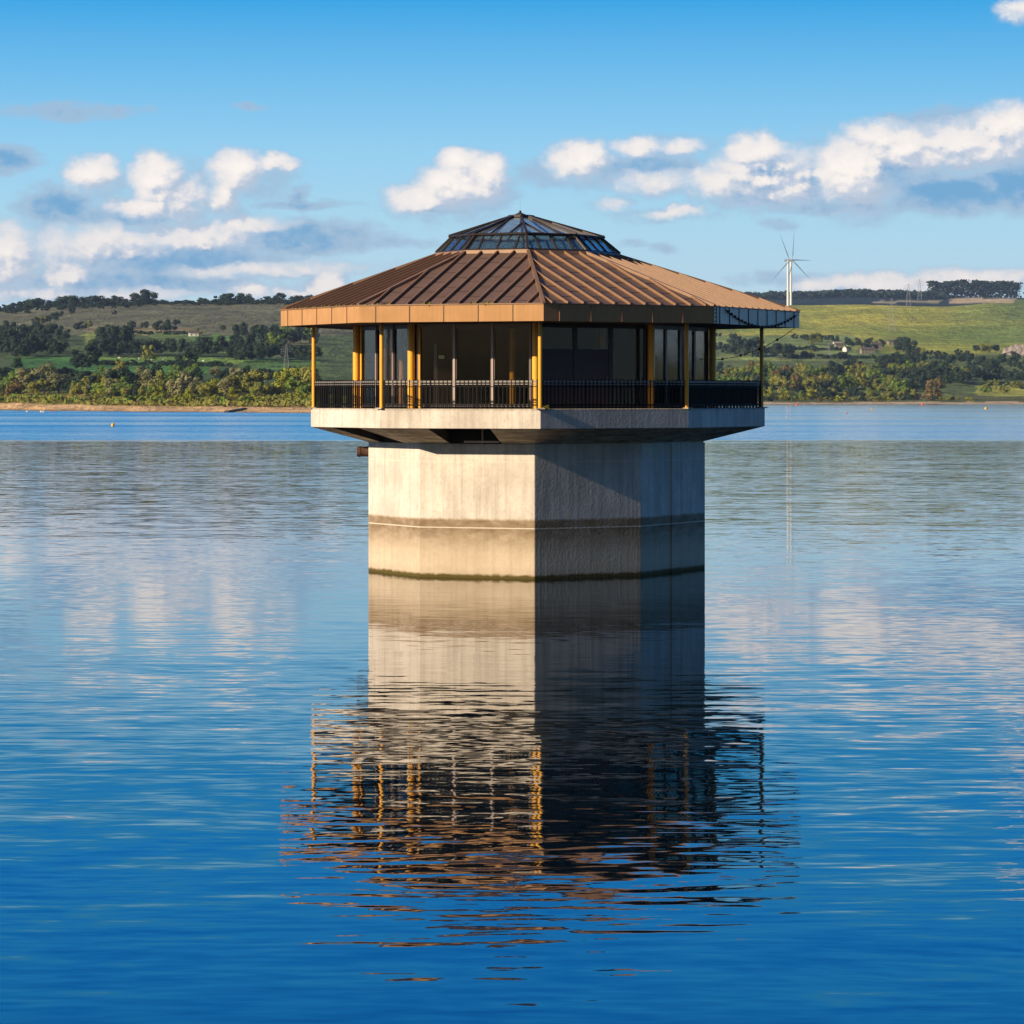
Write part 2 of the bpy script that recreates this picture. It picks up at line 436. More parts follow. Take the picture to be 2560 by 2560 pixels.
for k in range(NP):
    j = (k + 1) % NP
    A, B, C, D = eave[k], eave[j], top[j], top[k]
    t, u, n = slope_frame(A, B, C, D)
    mb = MB(); dn = n * -.05
    mb.hexa([A + dn, B + dn, C + dn, D + dn], [A, B, C, D])
    slope = mb
    seam = MB(); t, u, n, L, segs = jack_bars(seam, A, B, C, D, .71, .055, .10)
    mb = MB(); rnd = random.Random(k)
    for i in range(len(segs) - 1):
        x0, x1 = segs[i][0] + .03, segs[i + 1][0] - .03; hm = min(segs[i][1], segs[i + 1][1])
        y = .35 + (.55 if i % 2 else 0)
        while y < hm - .1:
            mb.bar(A + t * x0 + u * y, A + t * x1 + u * y, .025, .012, n); y += 1.15
    build_multi('roof_slope', [(slope, 'bronze_roof'), (seam, 'hip_metal'), (mb, 'dark_frame')], tower)
    # hip capping
    MB().bar(A + Vector((0, 0, .0)), D, .13, .12, (0, 0, 1), -.02).build('hip_cap', 'hip_metal', tower)
    # fascia
    sheen_side = k == 3
    A0, B0, A1, B1 = Z(A, ZE0), Z(B, ZE0), Z(A, ZE1), Z(B, ZE1)
    nh = Vector((t.y, -t.x, 0)); nh = nh if nh.dot(A + B) > 0 else -nh
    i0, i1 = ring(.985, 0)[k], ring(.985, 0)[j]
    mb = MB(); mb.hexa([A0, B0, Z(i1, ZE0), Z(i0, ZE0)], [A1 + Vector((0, 0, -.003)), B1 + Vector((0, 0, -.003)), Z(i1, ZE1 - .003), Z(i0, ZE1 - .003)])
    body = mb
    mb = MB(); step = 1.02 if sheen_side else 1.42
    x = .72 if not sheen_side else .55
    while x < (B - A).length - .2:
        mb.bar(A0 + t * x, A1 + t * x, .028, .028, nh, 0); x += step
    if sheen_side: mb.bar(A0 + t * .22, A1 + t * .22, .02, .02, nh, 0)
    fo = build_multi('fascia', [(body, 'fascia_sheen' if sheen_side else 'fascia_bronze'), (mb, 'dark_frame' if sheen_side else 'hip_metal')], tower)
    if sheen_side:
        for zz in (10.04, 10.2, 10.36, 10.5):
            q = A + t * .11
            MB().tube([Z(q, zz), Z(q, zz) + nh * .03], .028, 10).build('bolt', 'black_paint', fo)
    MB().bar(A1 + nh * .012, B1 + nh * .012, .05, .035).build('eave_trim', 'hip_metal', fo)

# lantern on top
lantern = MB()
l0, l1 = ring(SR, ZR + .0), ring(.362, ZR + .10)
mb = MB(); mb.hexa(ring(.362, ZR - .05), ring(.356, ZR + .12)); kerb = mb.build('lantern_kerb', 'hip_metal', tower)
b0, b1 = ring(.352, ZR + .12), ring(.284, 13.60)
u0, u1 = ring(.298, 13.62), ring(.035, 14.44)
for tier, (e0, e1, sp) in enumerate(((b0, b1, .78), (u0, u1, .80))):
    for k in range(NP):
        j = (k + 1) % NP; A, B, C, D = e0[k], e0[j], e1[j], e1[k]
        t, u, n = slope_frame(A, B, C, D)
        mb = MB(); mb.hexa([A - n * .012, B - n * .012, C - n * .012, D - n * .012], [A, B, C, D])
        pane = mb
        mb = MB(); jack_bars(mb, A, B, C, D, sp, .055, .06, None, -.02)
        po = build_multi('lantern_pane', [(pane, 'lantern_milk' if tier else 'lantern_glass'), (mb, 'dark_frame')], tower)
        MB().bar(A, D, .10, .09, (0, 0, 1), -.02).build('lantern_hip', 'dark_frame', tower)
        MB().bar(A, B, .07, .06, n, -.03).build('lantern_rail', 'dark_frame', po)
        if tier == 0: MB().bar(D, C, .08, .07, n, -.04).build('lantern_rail', 'dark_frame', po)
mb = MB(); mb.hexa(ring(.05, 14.40), ring(.05, 14.50)); mb.build('lantern_cap', 'dark_frame', tower)
MB().lathe([(.30, 14.5), (.16, 14.56), (.06, 14.60), (.055, 14.66), (.02, 14.69)], (0, 0, 0), 12).build('finial', 'dark_frame', tower, smooth=True)
MB().tube([(0, 0, 14.7), (0, 0, 15.2)], .006, 6).build('aerial', 'pylon_steel', tower)

# moss along the eaves
rnd = random.Random(8)
for k, f0, f1, n_ in ((1, .60, .74, 40), (0, .05, .95, 70), (1, .02, .18, 22), (1, .34, .40, 14)):
    A, B = eave[k], eave[(k + 1) % NP]; mb = MB()
    for i in range(n_):
        q = A.lerp(B, rnd.uniform(f0, f1)) * 1.0; q = Vector((q.x * .996, q.y * .996, q.z + .01 + rnd.random() * .03)); e = Vector((rnd.uniform(-1, 1), rnd.uniform(-1, 1), rnd.uniform(-.2, .6))).normalized() * rnd.uniform(.03, .09)
        g = e.cross(Vector((rnd.random(), rnd.random(), rnd.random()))).normalized() * .03
        mb.face(q - e - g, q + e - g, q + e + g + Vector((0, 0, .03)), q - e + g)
    mb.build('moss', 'moss', tower, fix=False)
# outlet pipe
P = Vector((-6.16, -.1, 4.85))
mb = MB(); mb.tube([P + Vector((.5, .3, 0)), P + Vector((-.50, .3, 0))], .20, 20); pipe = mb.build('outlet_pipe', 'rust_pipe', tower, smooth=True)
mb = MB(); mb.tube([P + Vector((-.36, .3, 0)), P + Vector((-.43, .3, 0))], .225, 20); mb.build('pipe_collar', 'rust_pipe', pipe, smooth=True)
# light chains hanging at the right-hand eave
A, B = eave[3], eave[4]; t = (B - A).normalized(); nh = Vector((t.y, -t.x, 0)); nh = nh if nh.dot(A) > 0 else -nh
def chain(p0, p1, sag, lumps, r=.018):
    pts = []
    for i in range(25):
        s = i / 24; q = p0.lerp(p1, s); q.z -= sag * 4 * s * (1 - s); pts.append(q)
    mb = MB(); mb.tube(pts, r, 6); c = mb.build('festoon_cable', 'cable', tower, smooth=True)
    rnd = random.Random(3)
    for i in range(1, lumps):
        s = i / lumps; q = p0.lerp(p1, s); q.z -= sag * 4 * s * (1 - s)
        MB().lathe([(.01, -.06), (.05, -.03), (.055, .02), (.02, .06)], q, 8).build('festoon_bulb', 'cable', c, smooth=True)
La = (B - A).length
chain(Z(A + t * (La * .10) + nh * .06, 10.56), Z(A + t * (La * .96) + nh * .06, 10.50), .62, 22)
chain(Z(B, 9.97) + Vector((-.15, .1, 0)), Vector((7.6, 1.6, 8.62)), .38, 5, .014)

# weed growing at the deck corner
wb = MB(); rnd = random.Random(5)
P = ring(.875, 0)[2]
for i in range(90):
    q = Vector((P.x + rnd.uniform(-.02, .34), P.y + rnd.uniform(-.02, .10) + .05, ZS1 + rnd.uniform(-.02, .12)))
    d1 = Vector((rnd.uniform(-1, 1), rnd.uniform(-1, 1), rnd.uniform(-.3, 1))).normalized() * .09; d2 = d1.cross(Vector((rnd.random(), rnd.random(), rnd.random()))).normalized() * .02
    wb.face(q - d2, q + d2, q + d1)
tag(wb.build('weed', 'moss', fix=False), 'small yellow weed tuft growing on the deck edge at the tower front corner', 'plant')

# ------------------------------------------------------------------ terrain
def X_of(u, d): return CX + (u - 1280) / F * d
def lerp(a, b, t): return a + (b - a) * t
def interp(tab, x):
    if x <= tab[0][0]: return tab[0][1]
    for (a, va), (b, vb) in zip(tab, tab[1:]):
        if x <= b: return lerp(va, vb, (x - a) / (b - a))
    return tab[-1][1]
# height profiles: distance from the camera -> elevation line (image rows used only as a height unit: z = CZ + (HOR-row)*d/F)
def prof(rows): return [(d, CZ + (HOR - r) * d / F) for d, r in rows]
PR = [
 (-2500, prof([(1700, 1024), (1790, 1004), (1950, 990), (2150, 950), (2400, 915), (2800, 870), (3200, 830), (3700, 790), (4200, 772), (5500, 785), (9000, 800)])),
 (0, prof([(1653, 1025), (1740, 1006), (1880, 994), (2050, 950), (2300, 918), (2700, 884), (3100, 845), (3600, 800), (4200, 774), (5500, 788), (9000, 800)])),
 (140, prof([(1560, 1027), (1650, 1010), (1800, 998), (2000, 955), (2300, 918), (2700, 884), (3100, 843), (3600, 797), (4200, 763), (5500, 780), (9000, 800)])),
 (400, prof([(1446, 1030), (1540, 1015), (1680, 1002), (1900, 955), (2250, 920), (2650, 888), (3100, 846), (3600, 796), (4200, 757), (5500, 780), (9000, 800)])),
 (800, prof([(1358, 1033), (1450, 1018), (1600, 1004), (1850, 955), (2200, 920), (2650, 888), (3100, 845), (3600, 795), (4200, 757), (5500, 780), (9000, 800)])),
 (1300, prof([(1600, 1026), (1700, 1014), (1900, 1000), (2250, 960), (2700, 920), (3200, 885), (3700, 850), (4300, 800), (5000, 765), (6000, 775), (9000, 760)])),
 (1850, prof([(2600, 1012), (2690, 1006), (2850, 1000), (3100, 960), (3500, 915), (4000, 880), (4500, 850), (5200, 805), (5900, 766), (6600, 772), (8200, 742), (9000, 760)])),
 (2150, prof([(2755, 1011), (2850, 1005), (3000, 998), (3200, 960), (3500, 925), (4000, 890), (4500, 850), (5200, 800), (5900, 763), (6600, 768), (8200, 737), (9000, 760)])),
 (2350, prof([(2755, 1011), (2850, 1005), (3050, 994), (3300, 965), (3600, 930), (4000, 895), (4500, 862), (5200, 805), (5900, 766), (6600, 768), (8200, 744), (9000, 760)])),
 (2560, prof([(2755, 1011), (2850, 1004), (3050, 990), (3300, 976), (3600, 930), (4000, 890), (4500, 860), (5200, 800), (5900, 748), (6600, 757), (8200, 744), (9000, 760)])),
 (5500, prof([(2755, 1011), (2850, 1005), (3050, 990), (3300, 970), (3600, 930), (4000, 885), (4500, 850), (5200, 800), (5900, 748), (6600, 757), (8200, 744), (9000, 760)])),
]
def ground_z(u, d):
    for (ua, pa), (ub, pb) in zip(PR, PR[1:]):
        if u <= ub or ub == PR[-1][0]:
            t = min(1, max(0, (u - ua) / (ub - ua))); t = t * t * (3 - 2 * t)
            # shift by the shore distance so that profiles blend shore to shore
            s0, s1 = pa[0][0], pb[0][0]; s = lerp(s0, s1, t); k = d - s
            if k < 0: z = max(-5, k * .03)
            else: z = lerp(interp(pa, s0 + k * (9000 - s0) / (9000 - s)), interp(pb, s1 + k * (9000 - s1) / (9000 - s)), t)
            x = X_of(u, d)
            if k > 250:
                w = min(1, (k - 250) / 700)
                z += w * (mnoise.fractal(Vector((x / 420, d / 420, 3.1)), 1.0, 2.0, 4) * 6.0)
            elif k > 0:
                z += min(1, k / 120) * mnoise.noise(Vector((x / 60, d / 60, 0))) * .5
            return z
def row_of(u, d): return HOR - (ground_z(u, d) - CZ) * F / d
def shore_d(u):
    for (ua, pa), (ub, pb) in zip(PR, PR[1:]):
        if u <= ub:
            t = min(1, max(0, (u - ua) / (ub - ua))); t = t * t * (3 - 2 * t); return lerp(pa[0][0], pb[0][0], t)
    return PR[-1][1][0][0]
def find_d(u, row, dmin=None, dmax=7500):      # first distance at which the ground reaches that height line
    d = shore_d(u) + 5 if dmin is None else dmin
    while d < dmax:
        if row_of(u, d) <= row: return d
        d += 12
    # the row is above the ground here: the crest
    return None

# ground colours: what grows where (field patches), left hill dulled as under cloud shadow
FIELDS = [  # u0,u1,row0,row1, colour
 (30, 205, 892, 935, (.06, .15, .038)), (235, 560, 893, 912, (.15, .26, .055)), (200, 560, 912, 935, (.065, .15, .038)),
 (210, 262, 832, 866, (.20, .25, .06)), (478, 575, 838, 872, (.09, .17, .045)), (565, 612, 876, 908, (.17, .27, .055)),
 (380, 480, 835, 852, (.11, .16, .05)), (600, 800, 900, 925, (.08, .15, .04)), (20, 100, 840, 850, (.16, .19, .06)), (300, 480, 818, 836, (.20, .17, .085)),
 (215, 310, 815, 835, (.17, .15, .075)), (675, 790, 850, 885, (.12, .12, .05)),
 (1750, 1830, 850, 870, (.19, .26, .075)), (1750, 2140, 838, 902, (.165, .21, .065)), (2130, 2200, 880, 905, (.10, .15, .05)),
 (2440, 2570, 962, 990, (.26, .27, .055)), (2375, 2535, 745, 757, (.42, .33, .20)), (2180, 2350, 752, 757, (.30, .25, .14)),
]
def ground_col(u, d, z):
    row = HOR - (z - CZ) * F / d; k = d - shore_d(u); x = X_of(u, d)
    n = mnoise.fractal(Vector((x / 90, d / 140, 1)), 1, 2, 4)
    if z < 0.0: return (.12, .09, .05)
    if k < 88 + 10 * n: return (.76, .50, .25) if u < 1300 else (.58, .44, .29)
    if u < 1500:
        if k < 330: c = (.16, .17, .030) if n > -.15 else (.23, .17, .065)
        elif row < 838: c = (.118, .120, .070)  # dull olive hill: cloud shadow and haze put into the ground colour
        else: c = (.075, .105, .04)
    else:
        if k < 330: c = (.09, .10, .035)
        elif d > 6100: c = (.020, .032, .030)
        elif row < 872 or u > 2200 and row < 885:
            s = mnoise.fractal(Vector((x / 260, d / 420, 7)), 1, 2, 4)
            c = tuple(lerp(a, b, min(1, max(0, .5 + s * .9))) for a, b in zip((.155, .205, .036), (.36, .34, .055)))
            g = min(1, max(0, (u - 2330) / 200)) * min(1, max(0, (880 - row) / 40)) * (.5 if row > 800 else .8)
            c = tuple(lerp(a, b, g) for a, b in zip(c, (.10, .15, .045)))
        else: c = (.10, .13, .045)
    for u0, u1, r0, r1, fc in FIELDS:
        du = 10 * mnoise.noise(Vector((d / 60, 2, 0))); dr = 4 * mnoise.noise(Vector((u / 40, 5, 0)))
        if u0 < u + du < u1 and r0 < row + dr < r1 and k > 150: c = fc; break
    f = 1 + .22 * n
    f *= 1.55
    return tuple(max(.004, a * f) for a in c)
us = [-2500 + 60 * i for i in range(42)] + [i * 6 for i in range(4, 432)] + [2600 + 60 * i for i in range(49)]
us = sorted(set(us))
tds = []
d = 0.0
while d < 1: tds.append(d); d += .0062 if d < .62 else .02
tds.append(1.0)
verts, faces, cols = [], [], []
for u in us:
    s = shore_d(u) - 160
    for t in tds:
        d = s + (9000 - s) * t ** 1.25
        z = ground_z(u, d); verts.append((X_of(u, d), CY + d, z)); cols.append(ground_col(u, d, z))
nr = len(tds)
for i in range(len(us) - 1):
    for j in range(nr - 1):
        a = i * nr + j; faces.append((a, a + nr, a + nr + 1, a + 1))
me = bpy.data.meshes.new('terrain'); me.from_pydata(verts, [], faces); me.update()
att = me.color_attributes.new('ground_cover', 'FLOAT_COLOR', 'POINT')
att.data.foreach_set('color', [x for c in cols for x in (*c, 1)])
m, nt, p = new_mat('ground_cover')
at = nt.add('ShaderNodeVertexColor'); at.layer_name = 'ground_cover'
v = pos(nt)
n1 = nt.noise(v, .012, 8, .7); n2 = nt.noise(scaled(nt, v, (1, .35, 1)), .06, 6, .7)
f = nt.math('ADD', nt.maprange(n1, .3, .7, -.34, .34), nt.maprange(n2, .3, .7, -.38, .38))
c = nt.mix(1.0, at.outputs[0], nt.math('ADD', f, 1.0), 'MULTIPLY')
nt.put(p.inputs['Base Color'], c); p.inputs['Roughness'].default_value = .95; p.inputs['Specular IOR Level'].default_value = .1
bump(nt, p, nt.math('ADD', n2, n1), 12.0)
me.materials.append(m)
for q in me.polygons: q.use_smooth = True
ter = bpy.data.objects.new('terrain', me); COL.objects.link(ter); tag(ter, kind='structure')
mb = MB(); mb.face((-3000, -1500, -4.6), (3000, -1500, -4.6), (3000, 1700, -4.6), (-3000, 1700, -4.6))
m, nt, p = new_mat('silt'); p.inputs['Base Color'].default_value = (.06, .05, .03, 1); M['silt'] = m
tag(mb.build('lake_bed', 'silt'), kind='structure')

# ------------------------------------------------------------------ water
m, nt, p = new_mat('lake_water')
v = pos(nt); sep = nt.add('ShaderNodeSeparateXYZ'); nt.l.new(v, sep.inputs[0])
dist = nt.math('ADD', sep.outputs[1], -CY)
p.inputs['Base Color'].default_value = (.0006, .006, .013, 1)
p.inputs['IOR'].default_value = 1.333; p.inputs['Roughness'].default_value = .015
warp = nt.vmath('ADD', v, scaled(nt, nt.noise(v, .06, 2, .5, True), (4, 4, 0)))
def slope(vec, scale, det): return nt.vmath('SUBTRACT', nt.noise(vec, scale, det, .5, True), (.5, .5, .5))
r1 = slope(scaled(nt, warp, (.25, 1.06, 1)), 1.7, 2)
r2 = slope(scaled(nt, warp, (.42, 1.2, 1)), 2.9, 2)
r3 = slope(scaled(nt, warp, (.25, .8, 1)), .40, 1)
patch = nt.noise(scaled(nt, v, (.2, 1, 1)), .03, 3, .5)
band = nt.noise(scaled(nt, v, (.06, 1, 1)), .006, 3, .6)
near = nt.maprange(dist, 100, 72, .42, 1.0, True)
far = nt.maprange(dist, 105, 260, 0.0, 1.0, True)
near = nt.math('ADD', near, nt.maprange(dist, 72, 42, 0, .45, True))
amp = nt.math('MULTIPLY', nt.math('ADD', near, far), nt.maprange(patch, .35, .65, .9, 1.1))
ruff = nt.maprange(nt.math('ADD', dist, nt.math('MULTIPLY_ADD', patch, 160, -80)), 490, 540, 0.0, 1.0, True)
ruff = nt.math('MULTIPLY', ruff, nt.math('MULTIPLY', nt.maprange(band, .40, .60, .55, 1.1), nt.maprange(sep.outputs[0], -120, 260, 1.0, .38)))
sl_ = nt.vmath('ADD', nt.vmath('MULTIPLY', r1, (.014, .054, 0)), nt.vmath('ADD', nt.vmath('MULTIPLY', r2, (.020, .060, 0)), nt.vmath('MULTIPLY', r3, (.006, .018, 0))))
sca = nt.vmath('SCALE', sl_); nt.put(sca.node.inputs['Scale'], amp); sl_ = sca
# wind-ruffled band: of steep wavelets one sees only the sides that face one
rs = nt.vmath('MULTIPLY_ADD', nt.vmath('ABSOLUTE', r2), (0, -.45, 0), (0, -.032, 0))
rsc = nt.vmath('SCALE', rs); nt.put(rsc.node.inputs['Scale'], ruff)
fb = nt.vmath('SCALE', nt.vmath('MULTIPLY', nt.vmath('ABSOLUTE', r2), (0, -.075, 0))); nt.put(fb.node.inputs['Scale'], nt.maprange(dist, 110, 330, 0, 1.0, True))
sl_ = nt.vmath('ADD', nt.vmath('ADD', sl_, rsc), fb)
nrm = nt.vmath('NORMALIZE', nt.vmath('ADD', sl_, (0, 0, 1)))
nt.l.new(nrm, p.inputs['Normal'])
M['lake_water'] = m
mb = MB(); mb.face((-3800, -1450, 0), (3800, -1450, 0), (3800, 3600, 0), (-3800, 3600, 0))
tag(mb.build('water', 'lake_water'), kind='structure')

# ------------------------------------------------------------------ vegetation
def crown_mesh(name, mat, seed, lobes=11, per=115, wide=.42, low=.16, leaf=.040, tall=1.0):
    rnd = random.Random(seed); mb = MB()
    L = []
    for i in range(lobes):
        a = rnd.uniform(0, 6.283); rr = wide * math.sqrt(rnd.random()) * .8; zc = rnd.uniform(low + .14, .86)
        k = 1 - abs((zc - (low + .34)) / .75) ** 2 * .65
        L.append((Vector((rr * k * math.cos(a), rr * k * math.sin(a), zc)), rnd.uniform(.13, .24) * (1.1 if zc < .6 else .85)))
    for c, r in L:
        for i in range(per):
            d = Vector((rnd.gauss(0, 1), rnd.gauss(0, 1), rnd.gauss(0, 1))).normalized()
            q = c + d * r * rnd.uniform(.62, 1.06)
            if q.z < low * .6: continue
            n = (d + Vector((rnd.uniform(-.4, .4), rnd.uniform(-.4, .4), rnd.uniform(-.25, .5)))).normalized()
            a = n.cross(Vector((rnd.gauss(0, 1), rnd.gauss(0, 1), rnd.gauss(0, 1)))).normalized(); b = n.cross(a)
            s = leaf * rnd.uniform(.6, 1.25)
            mb.face(q - a * s, q - b * s * .8, q + a * s * .9, q + b * s)
    return mb.mesh(name, mat)
def trunk_mesh(name, seed):
    rnd = random.Random(seed); mb = MB()
    mb.tube([(0, 0, -.03), (.01, 0, .15), (-.01, .01, .35), (0, 0, .6)], [.032, .025, .02, .008], 7)
    for i in range(4):
        a = rnd.uniform(0, 6.28); z = rnd.uniform(.18, .36)
        mb.tube([(0, 0, z), (.10 * math.cos(a), .10 * math.sin(a), z + .12), (.24 * math.cos(a), .24 * math.sin(a), z + .26)], [.014, .010, .004], 5)
    return mb.mesh(name, 'bark', True)
TONES = ['dark', 'green', 'olive', 'yellow', 'rust', 'silver']
CROWN = {t: [crown_mesh('crown', 'leaf_' + t, 31 * i + 7 * k, lobes=9 + 2 * k, wide=.40 + .06 * k, low=.14 - .03 * k) for k in range(3)] for i, t in enumerate(TONES)}
BUSH = {t: [crown_mesh('bush', 'leaf_' + t, 501 * i + 11 * k, lobes=10, per=85, wide=.95, low=.0, leaf=.070) for k in range(2)] for i, t in enumerate(TONES)}
TRUNK = [trunk_mesh('trunk', 3 + k) for k in range(3)]
TONEWORD = {'dark': 'dark green', 'green': 'mid green', 'olive': 'olive green', 'yellow': 'yellow green', 'rust': 'russet brown', 'silver': 'pale silvery'}
ORD = {1: 'first', 2: 'second', 3: 'third', 4: 'fourth', 5: 'fifth', 6: 'sixth', 7: 'seventh', 8: 'eighth', 9: 'ninth', 10: 'tenth', 11: 'eleventh', 12: 'twelfth'}
def ordinal(n):
    if n in ORD: return ORD[n]
    return f"{n}{'th' if 10 < n % 100 < 14 else {1: 'st', 2: 'nd', 3: 'rd'}.get(n % 10, 'th')}"
MASS = MB()
PLANTS = []   # (kind, place, tone, u, object) -> labelled afterwards
rndv = random.Random(99)
def put_tree(u, d, hgt, tone, place, wide=1.0, kind='tree', sink=.02):
    x, z = X_of(u, d), ground_z(u, d)
    if z < .3: return
    if kind == 'mass':
        a = rndv.uniform(0, 6.28); ca, sa = math.cos(a) * hgt * wide, math.sin(a) * hgt * wide; o = len(MASS.v)
        me = rndv.choice(CROWN['dark'])
        MASS.v += [(x + ca * q.co.x - sa * q.co.y, CY + d + sa * q.co.x + ca * q.co.y, z - .1 + hgt * q.co.z) for q in me.vertices]
        MASS.f += [tuple(i + o for i in q.vertices) for q in me.polygons]
        return
    if kind == 'tree':
        root = bpy.data.objects.new('tree', None); COL.objects.link(root); root.empty_display_size = .5
        for nm, me in (('crown', rndv.choice(CROWN[tone])), ('trunk', rndv.choice(TRUNK))):
            o = bpy.data.objects.new(nm, me); COL.objects.link(o); o.parent = root
    else:
        root = bpy.data.objects.new('bush', rndv.choice(BUSH[tone])); COL.objects.link(root)
    root.location = (x, CY + d, z - .1 - sink * hgt); root.scale = (hgt * wide, hgt * wide, hgt); root.rotation_euler = (0, 0, rndv.uniform(0, 6.28))
    PLANTS.append((kind, place, tone, u, root))
def pick(pal):
    r = rndv.random() * sum(w for _, w in pal)
    for t, w in pal:
        r -= w
        if r <= 0: return t
    return pal[-1][0]
def scatter(kind, place, u0, u1, r0, r1, n, h0, h1, pal, wide=(.9, 1.3)):
    for i in range(n):
        u = lerp(u0, u1, (i + rndv.random()) / n); r = rndv.uniform(r0, r1)
        d = find_d(u, r)
        if d is None: continue
        put_tree(u, d, rndv.uniform(h0, h1), pick(pal), place, rndv.uniform(*wide), kind)
LEFT = [('olive', 4), ('green', 3), ('yellow', 1.2), ('silver', 1.5), ('rust', .9), ('dark', 2)]
# left bank: trees behind, bushes in front of them, low scrub above the beach
scatter('tree', 'on the left bank', -20, 790, 985, 996, 46, 7, 16, LEFT, (.9, 1.5))
scatter('tree', 'on the left bank', 180, 790, 992, 1001, 20, 6, 12, [('yellow', 2), ('green', 2), ('olive', 3), ('silver', .7)], (1.0, 1.5))
scatter('bush', 'above the sandy beach', -20, 800, 1001, 1009, 40, 2.0, 4.4, [('green', 3), ('yellow', 3), ('olive', 3), ('rust', 1)], (1.0, 1.7))
scatter('tree', 'behind the left bank', -10, 790, 950, 968, 26, 8, 13, [('dark', 3), ('olive', 2), ('green', 2), ('silver', .6)])
DARK = [('dark', 5), ('green', .7), ('olive', .5)]
# dark woods and hedgerow trees in the fields below the left hill
scatter('mass', 'in the dark wood under the left hill', -10, 150, 880, 898, 14, 13, 20, DARK)
scatter('mass', 'in the dark wood under the left hill', -10, 170, 838, 866, 13, 12, 18, DARK)
scatter('mass', 'in the hedgerow under the left hill', 225, 580, 886, 894, 22, 10, 17, DARK, (1.0, 1.4))
scatter('mass', 'in the hedgerow under the left hill', 245, 320, 868, 885, 6, 16, 22, DARK)
scatter('mass', 'in the hedgerow under the left hill', 580, 800, 898, 908, 17, 10, 17, DARK, (1.0, 1.4))
scatter('tree', 'in the upper fields of the left hill', 570, 800, 850, 878, 13, 12, 18, DARK)
scatter('tree', 'in the upper fields of the left hill', 600, 800, 832, 842, 10, 8, 13, DARK, (1.0, 1.5))
for u, r, h in ((45, 922, 9), (205, 925, 12), (215, 915, 16), (375, 910, 15), (425, 832, 13), (402, 830, 12), (440, 818, 9), (330, 822, 9), (362, 822, 8), (250, 832, 6),
                (497, 839, 8), (558, 832, 8), (585, 832, 6), (285, 787, 6), (190, 826, 8), (205, 826, 9), (222, 824, 10), (120, 806, 9), (135, 802, 10), (150, 797, 9), (105, 812, 10), (178, 790, 9), (182, 780, 8), (90, 815, 11), (300, 940, 10), (470, 925, 14)):
    d = find_d(u, r)
    if d: put_tree(u, d, h, 'dark' if rndv.random() < .85 else 'olive', 'on the slope of the left hill', rndv.uniform(1.0, 1.5))
# trees against the sky on the left hilltop
for u, h in ((8, 9), (22, 9), (36, 11), (50, 13), (64, 13), (78, 14), (92, 13), (106, 13), (128, 9), (152, 11), (164, 15), (176, 16), (188, 13), (205, 11), (214, 14), (232, 15), (243, 16), (258, 8), (270, 8), (286, 15), (296, 13),
             (313, 8), (338, 9), (350, 14), (362, 21), (370, 15), (506, 7), (512, 8), (528, 5), (541, 7), (553, 12), (560, 9), (576, 16), (582, 9), (598, 8), (610, 12), (617, 9), (627, 8), (661, 7), (671, 9), (690, 9), (699, 14), (735, 9), (745, 10), (770, 11)):
    put_tree(u, 4150 + rndv.uniform(-40, 40), h * 1.2, 'dark', 'on the left hilltop against the sky', rndv.uniform(1.3, 1.9), 'tree', .16)
# right bank woodland
RIGHT = [('olive', 4), ('green', 3.5), ('yellow', .7), ('rust', .9), ('dark', 2.5)]
scatter('tree', 'in the right-hand lakeside wood', 1770, 2290, 998, 1002, 24, 9, 13, [('olive', 3), ('yellow', 2), ('green', 1), ('dark', 2)], (1.0, 1.4))
scatter('tree', 'in the right-hand lakeside wood', 1770, 2300, 970, 990, 34, 13, 19, RIGHT)
scatter('tree', 'in the right-hand lakeside wood', 1770, 2420, 935, 962, 42, 13, 19, RIGHT)
scatter('bush', 'along the right-hand shore', 1790, 2440, 1000, 1004, 34, 3.5, 6, [('olive', 3), ('yellow', 2), ('dark', 3), ('rust', 1)], (1.0, 1.6))
# dark wood on the far right and hedges over the fields
scatter('mass', 'in the dark far-right wood', 2270, 2580, 952, 966, 22, 14, 20, DARK)
scatter('mass', 'in the dark far-right wood', 2200, 2580, 908, 935, 24, 13, 19, DARK)
put_tree(2330, find_d(2330, 1001), 21, 'rust', 'on the right shore', 1.25)
scatter('bush', 'in the lakeside meadow at far right', 2450, 2580, 962, 990, 9, 5, 8, [('dark', 2), ('olive', 2), ('green', 1)], (1.0, 1.6))
for u, r, h in ((1790, 845, 8), (1800, 845, 7), (1835, 862, 17), (1850, 868, 15), (1782, 880, 16), (1795, 884, 15), (1815, 885, 14), (1840, 890, 22), (1860, 892, 24), (1880, 893, 26), (1895, 893, 22), (1915, 893, 14), (1935, 896, 15), (1948, 897, 20), (1958, 897, 20), (1970, 898, 15),
                (1988, 849, 9), (1985, 875, 7), (2005, 851, 8), (2020, 860, 14), (2032, 862, 17), (2045, 856, 14), (2030, 878, 9), (2040, 880, 8), (2070, 858, 12), (2085, 862, 14), (2120, 862, 11), (2130, 872, 10), (2145, 866, 12), (2160, 880, 12), (2175, 865, 12), (2185, 880, 11), (2200, 870, 12),
                (2010, 897, 10), (2025, 897, 11), (2095, 900, 10), (2110, 900, 11), (2245, 878, 14), (2258, 880, 22), (2268, 882, 22), (2275, 892, 14), (2290, 893, 13), (2305, 893, 12), (2325, 893, 9), (2345, 893, 9), (2360, 897, 9), (2395, 892, 11), (2440, 885, 12), (2455, 882, 13), (2475, 882, 12), (2490, 885, 13)):
    d = find_d(u, r)
    if d: put_tree(u, d, h, 'dark' if rndv.random() < .8 else 'olive', 'among the fields below the right hill', rndv.uniform(1.0, 1.4))
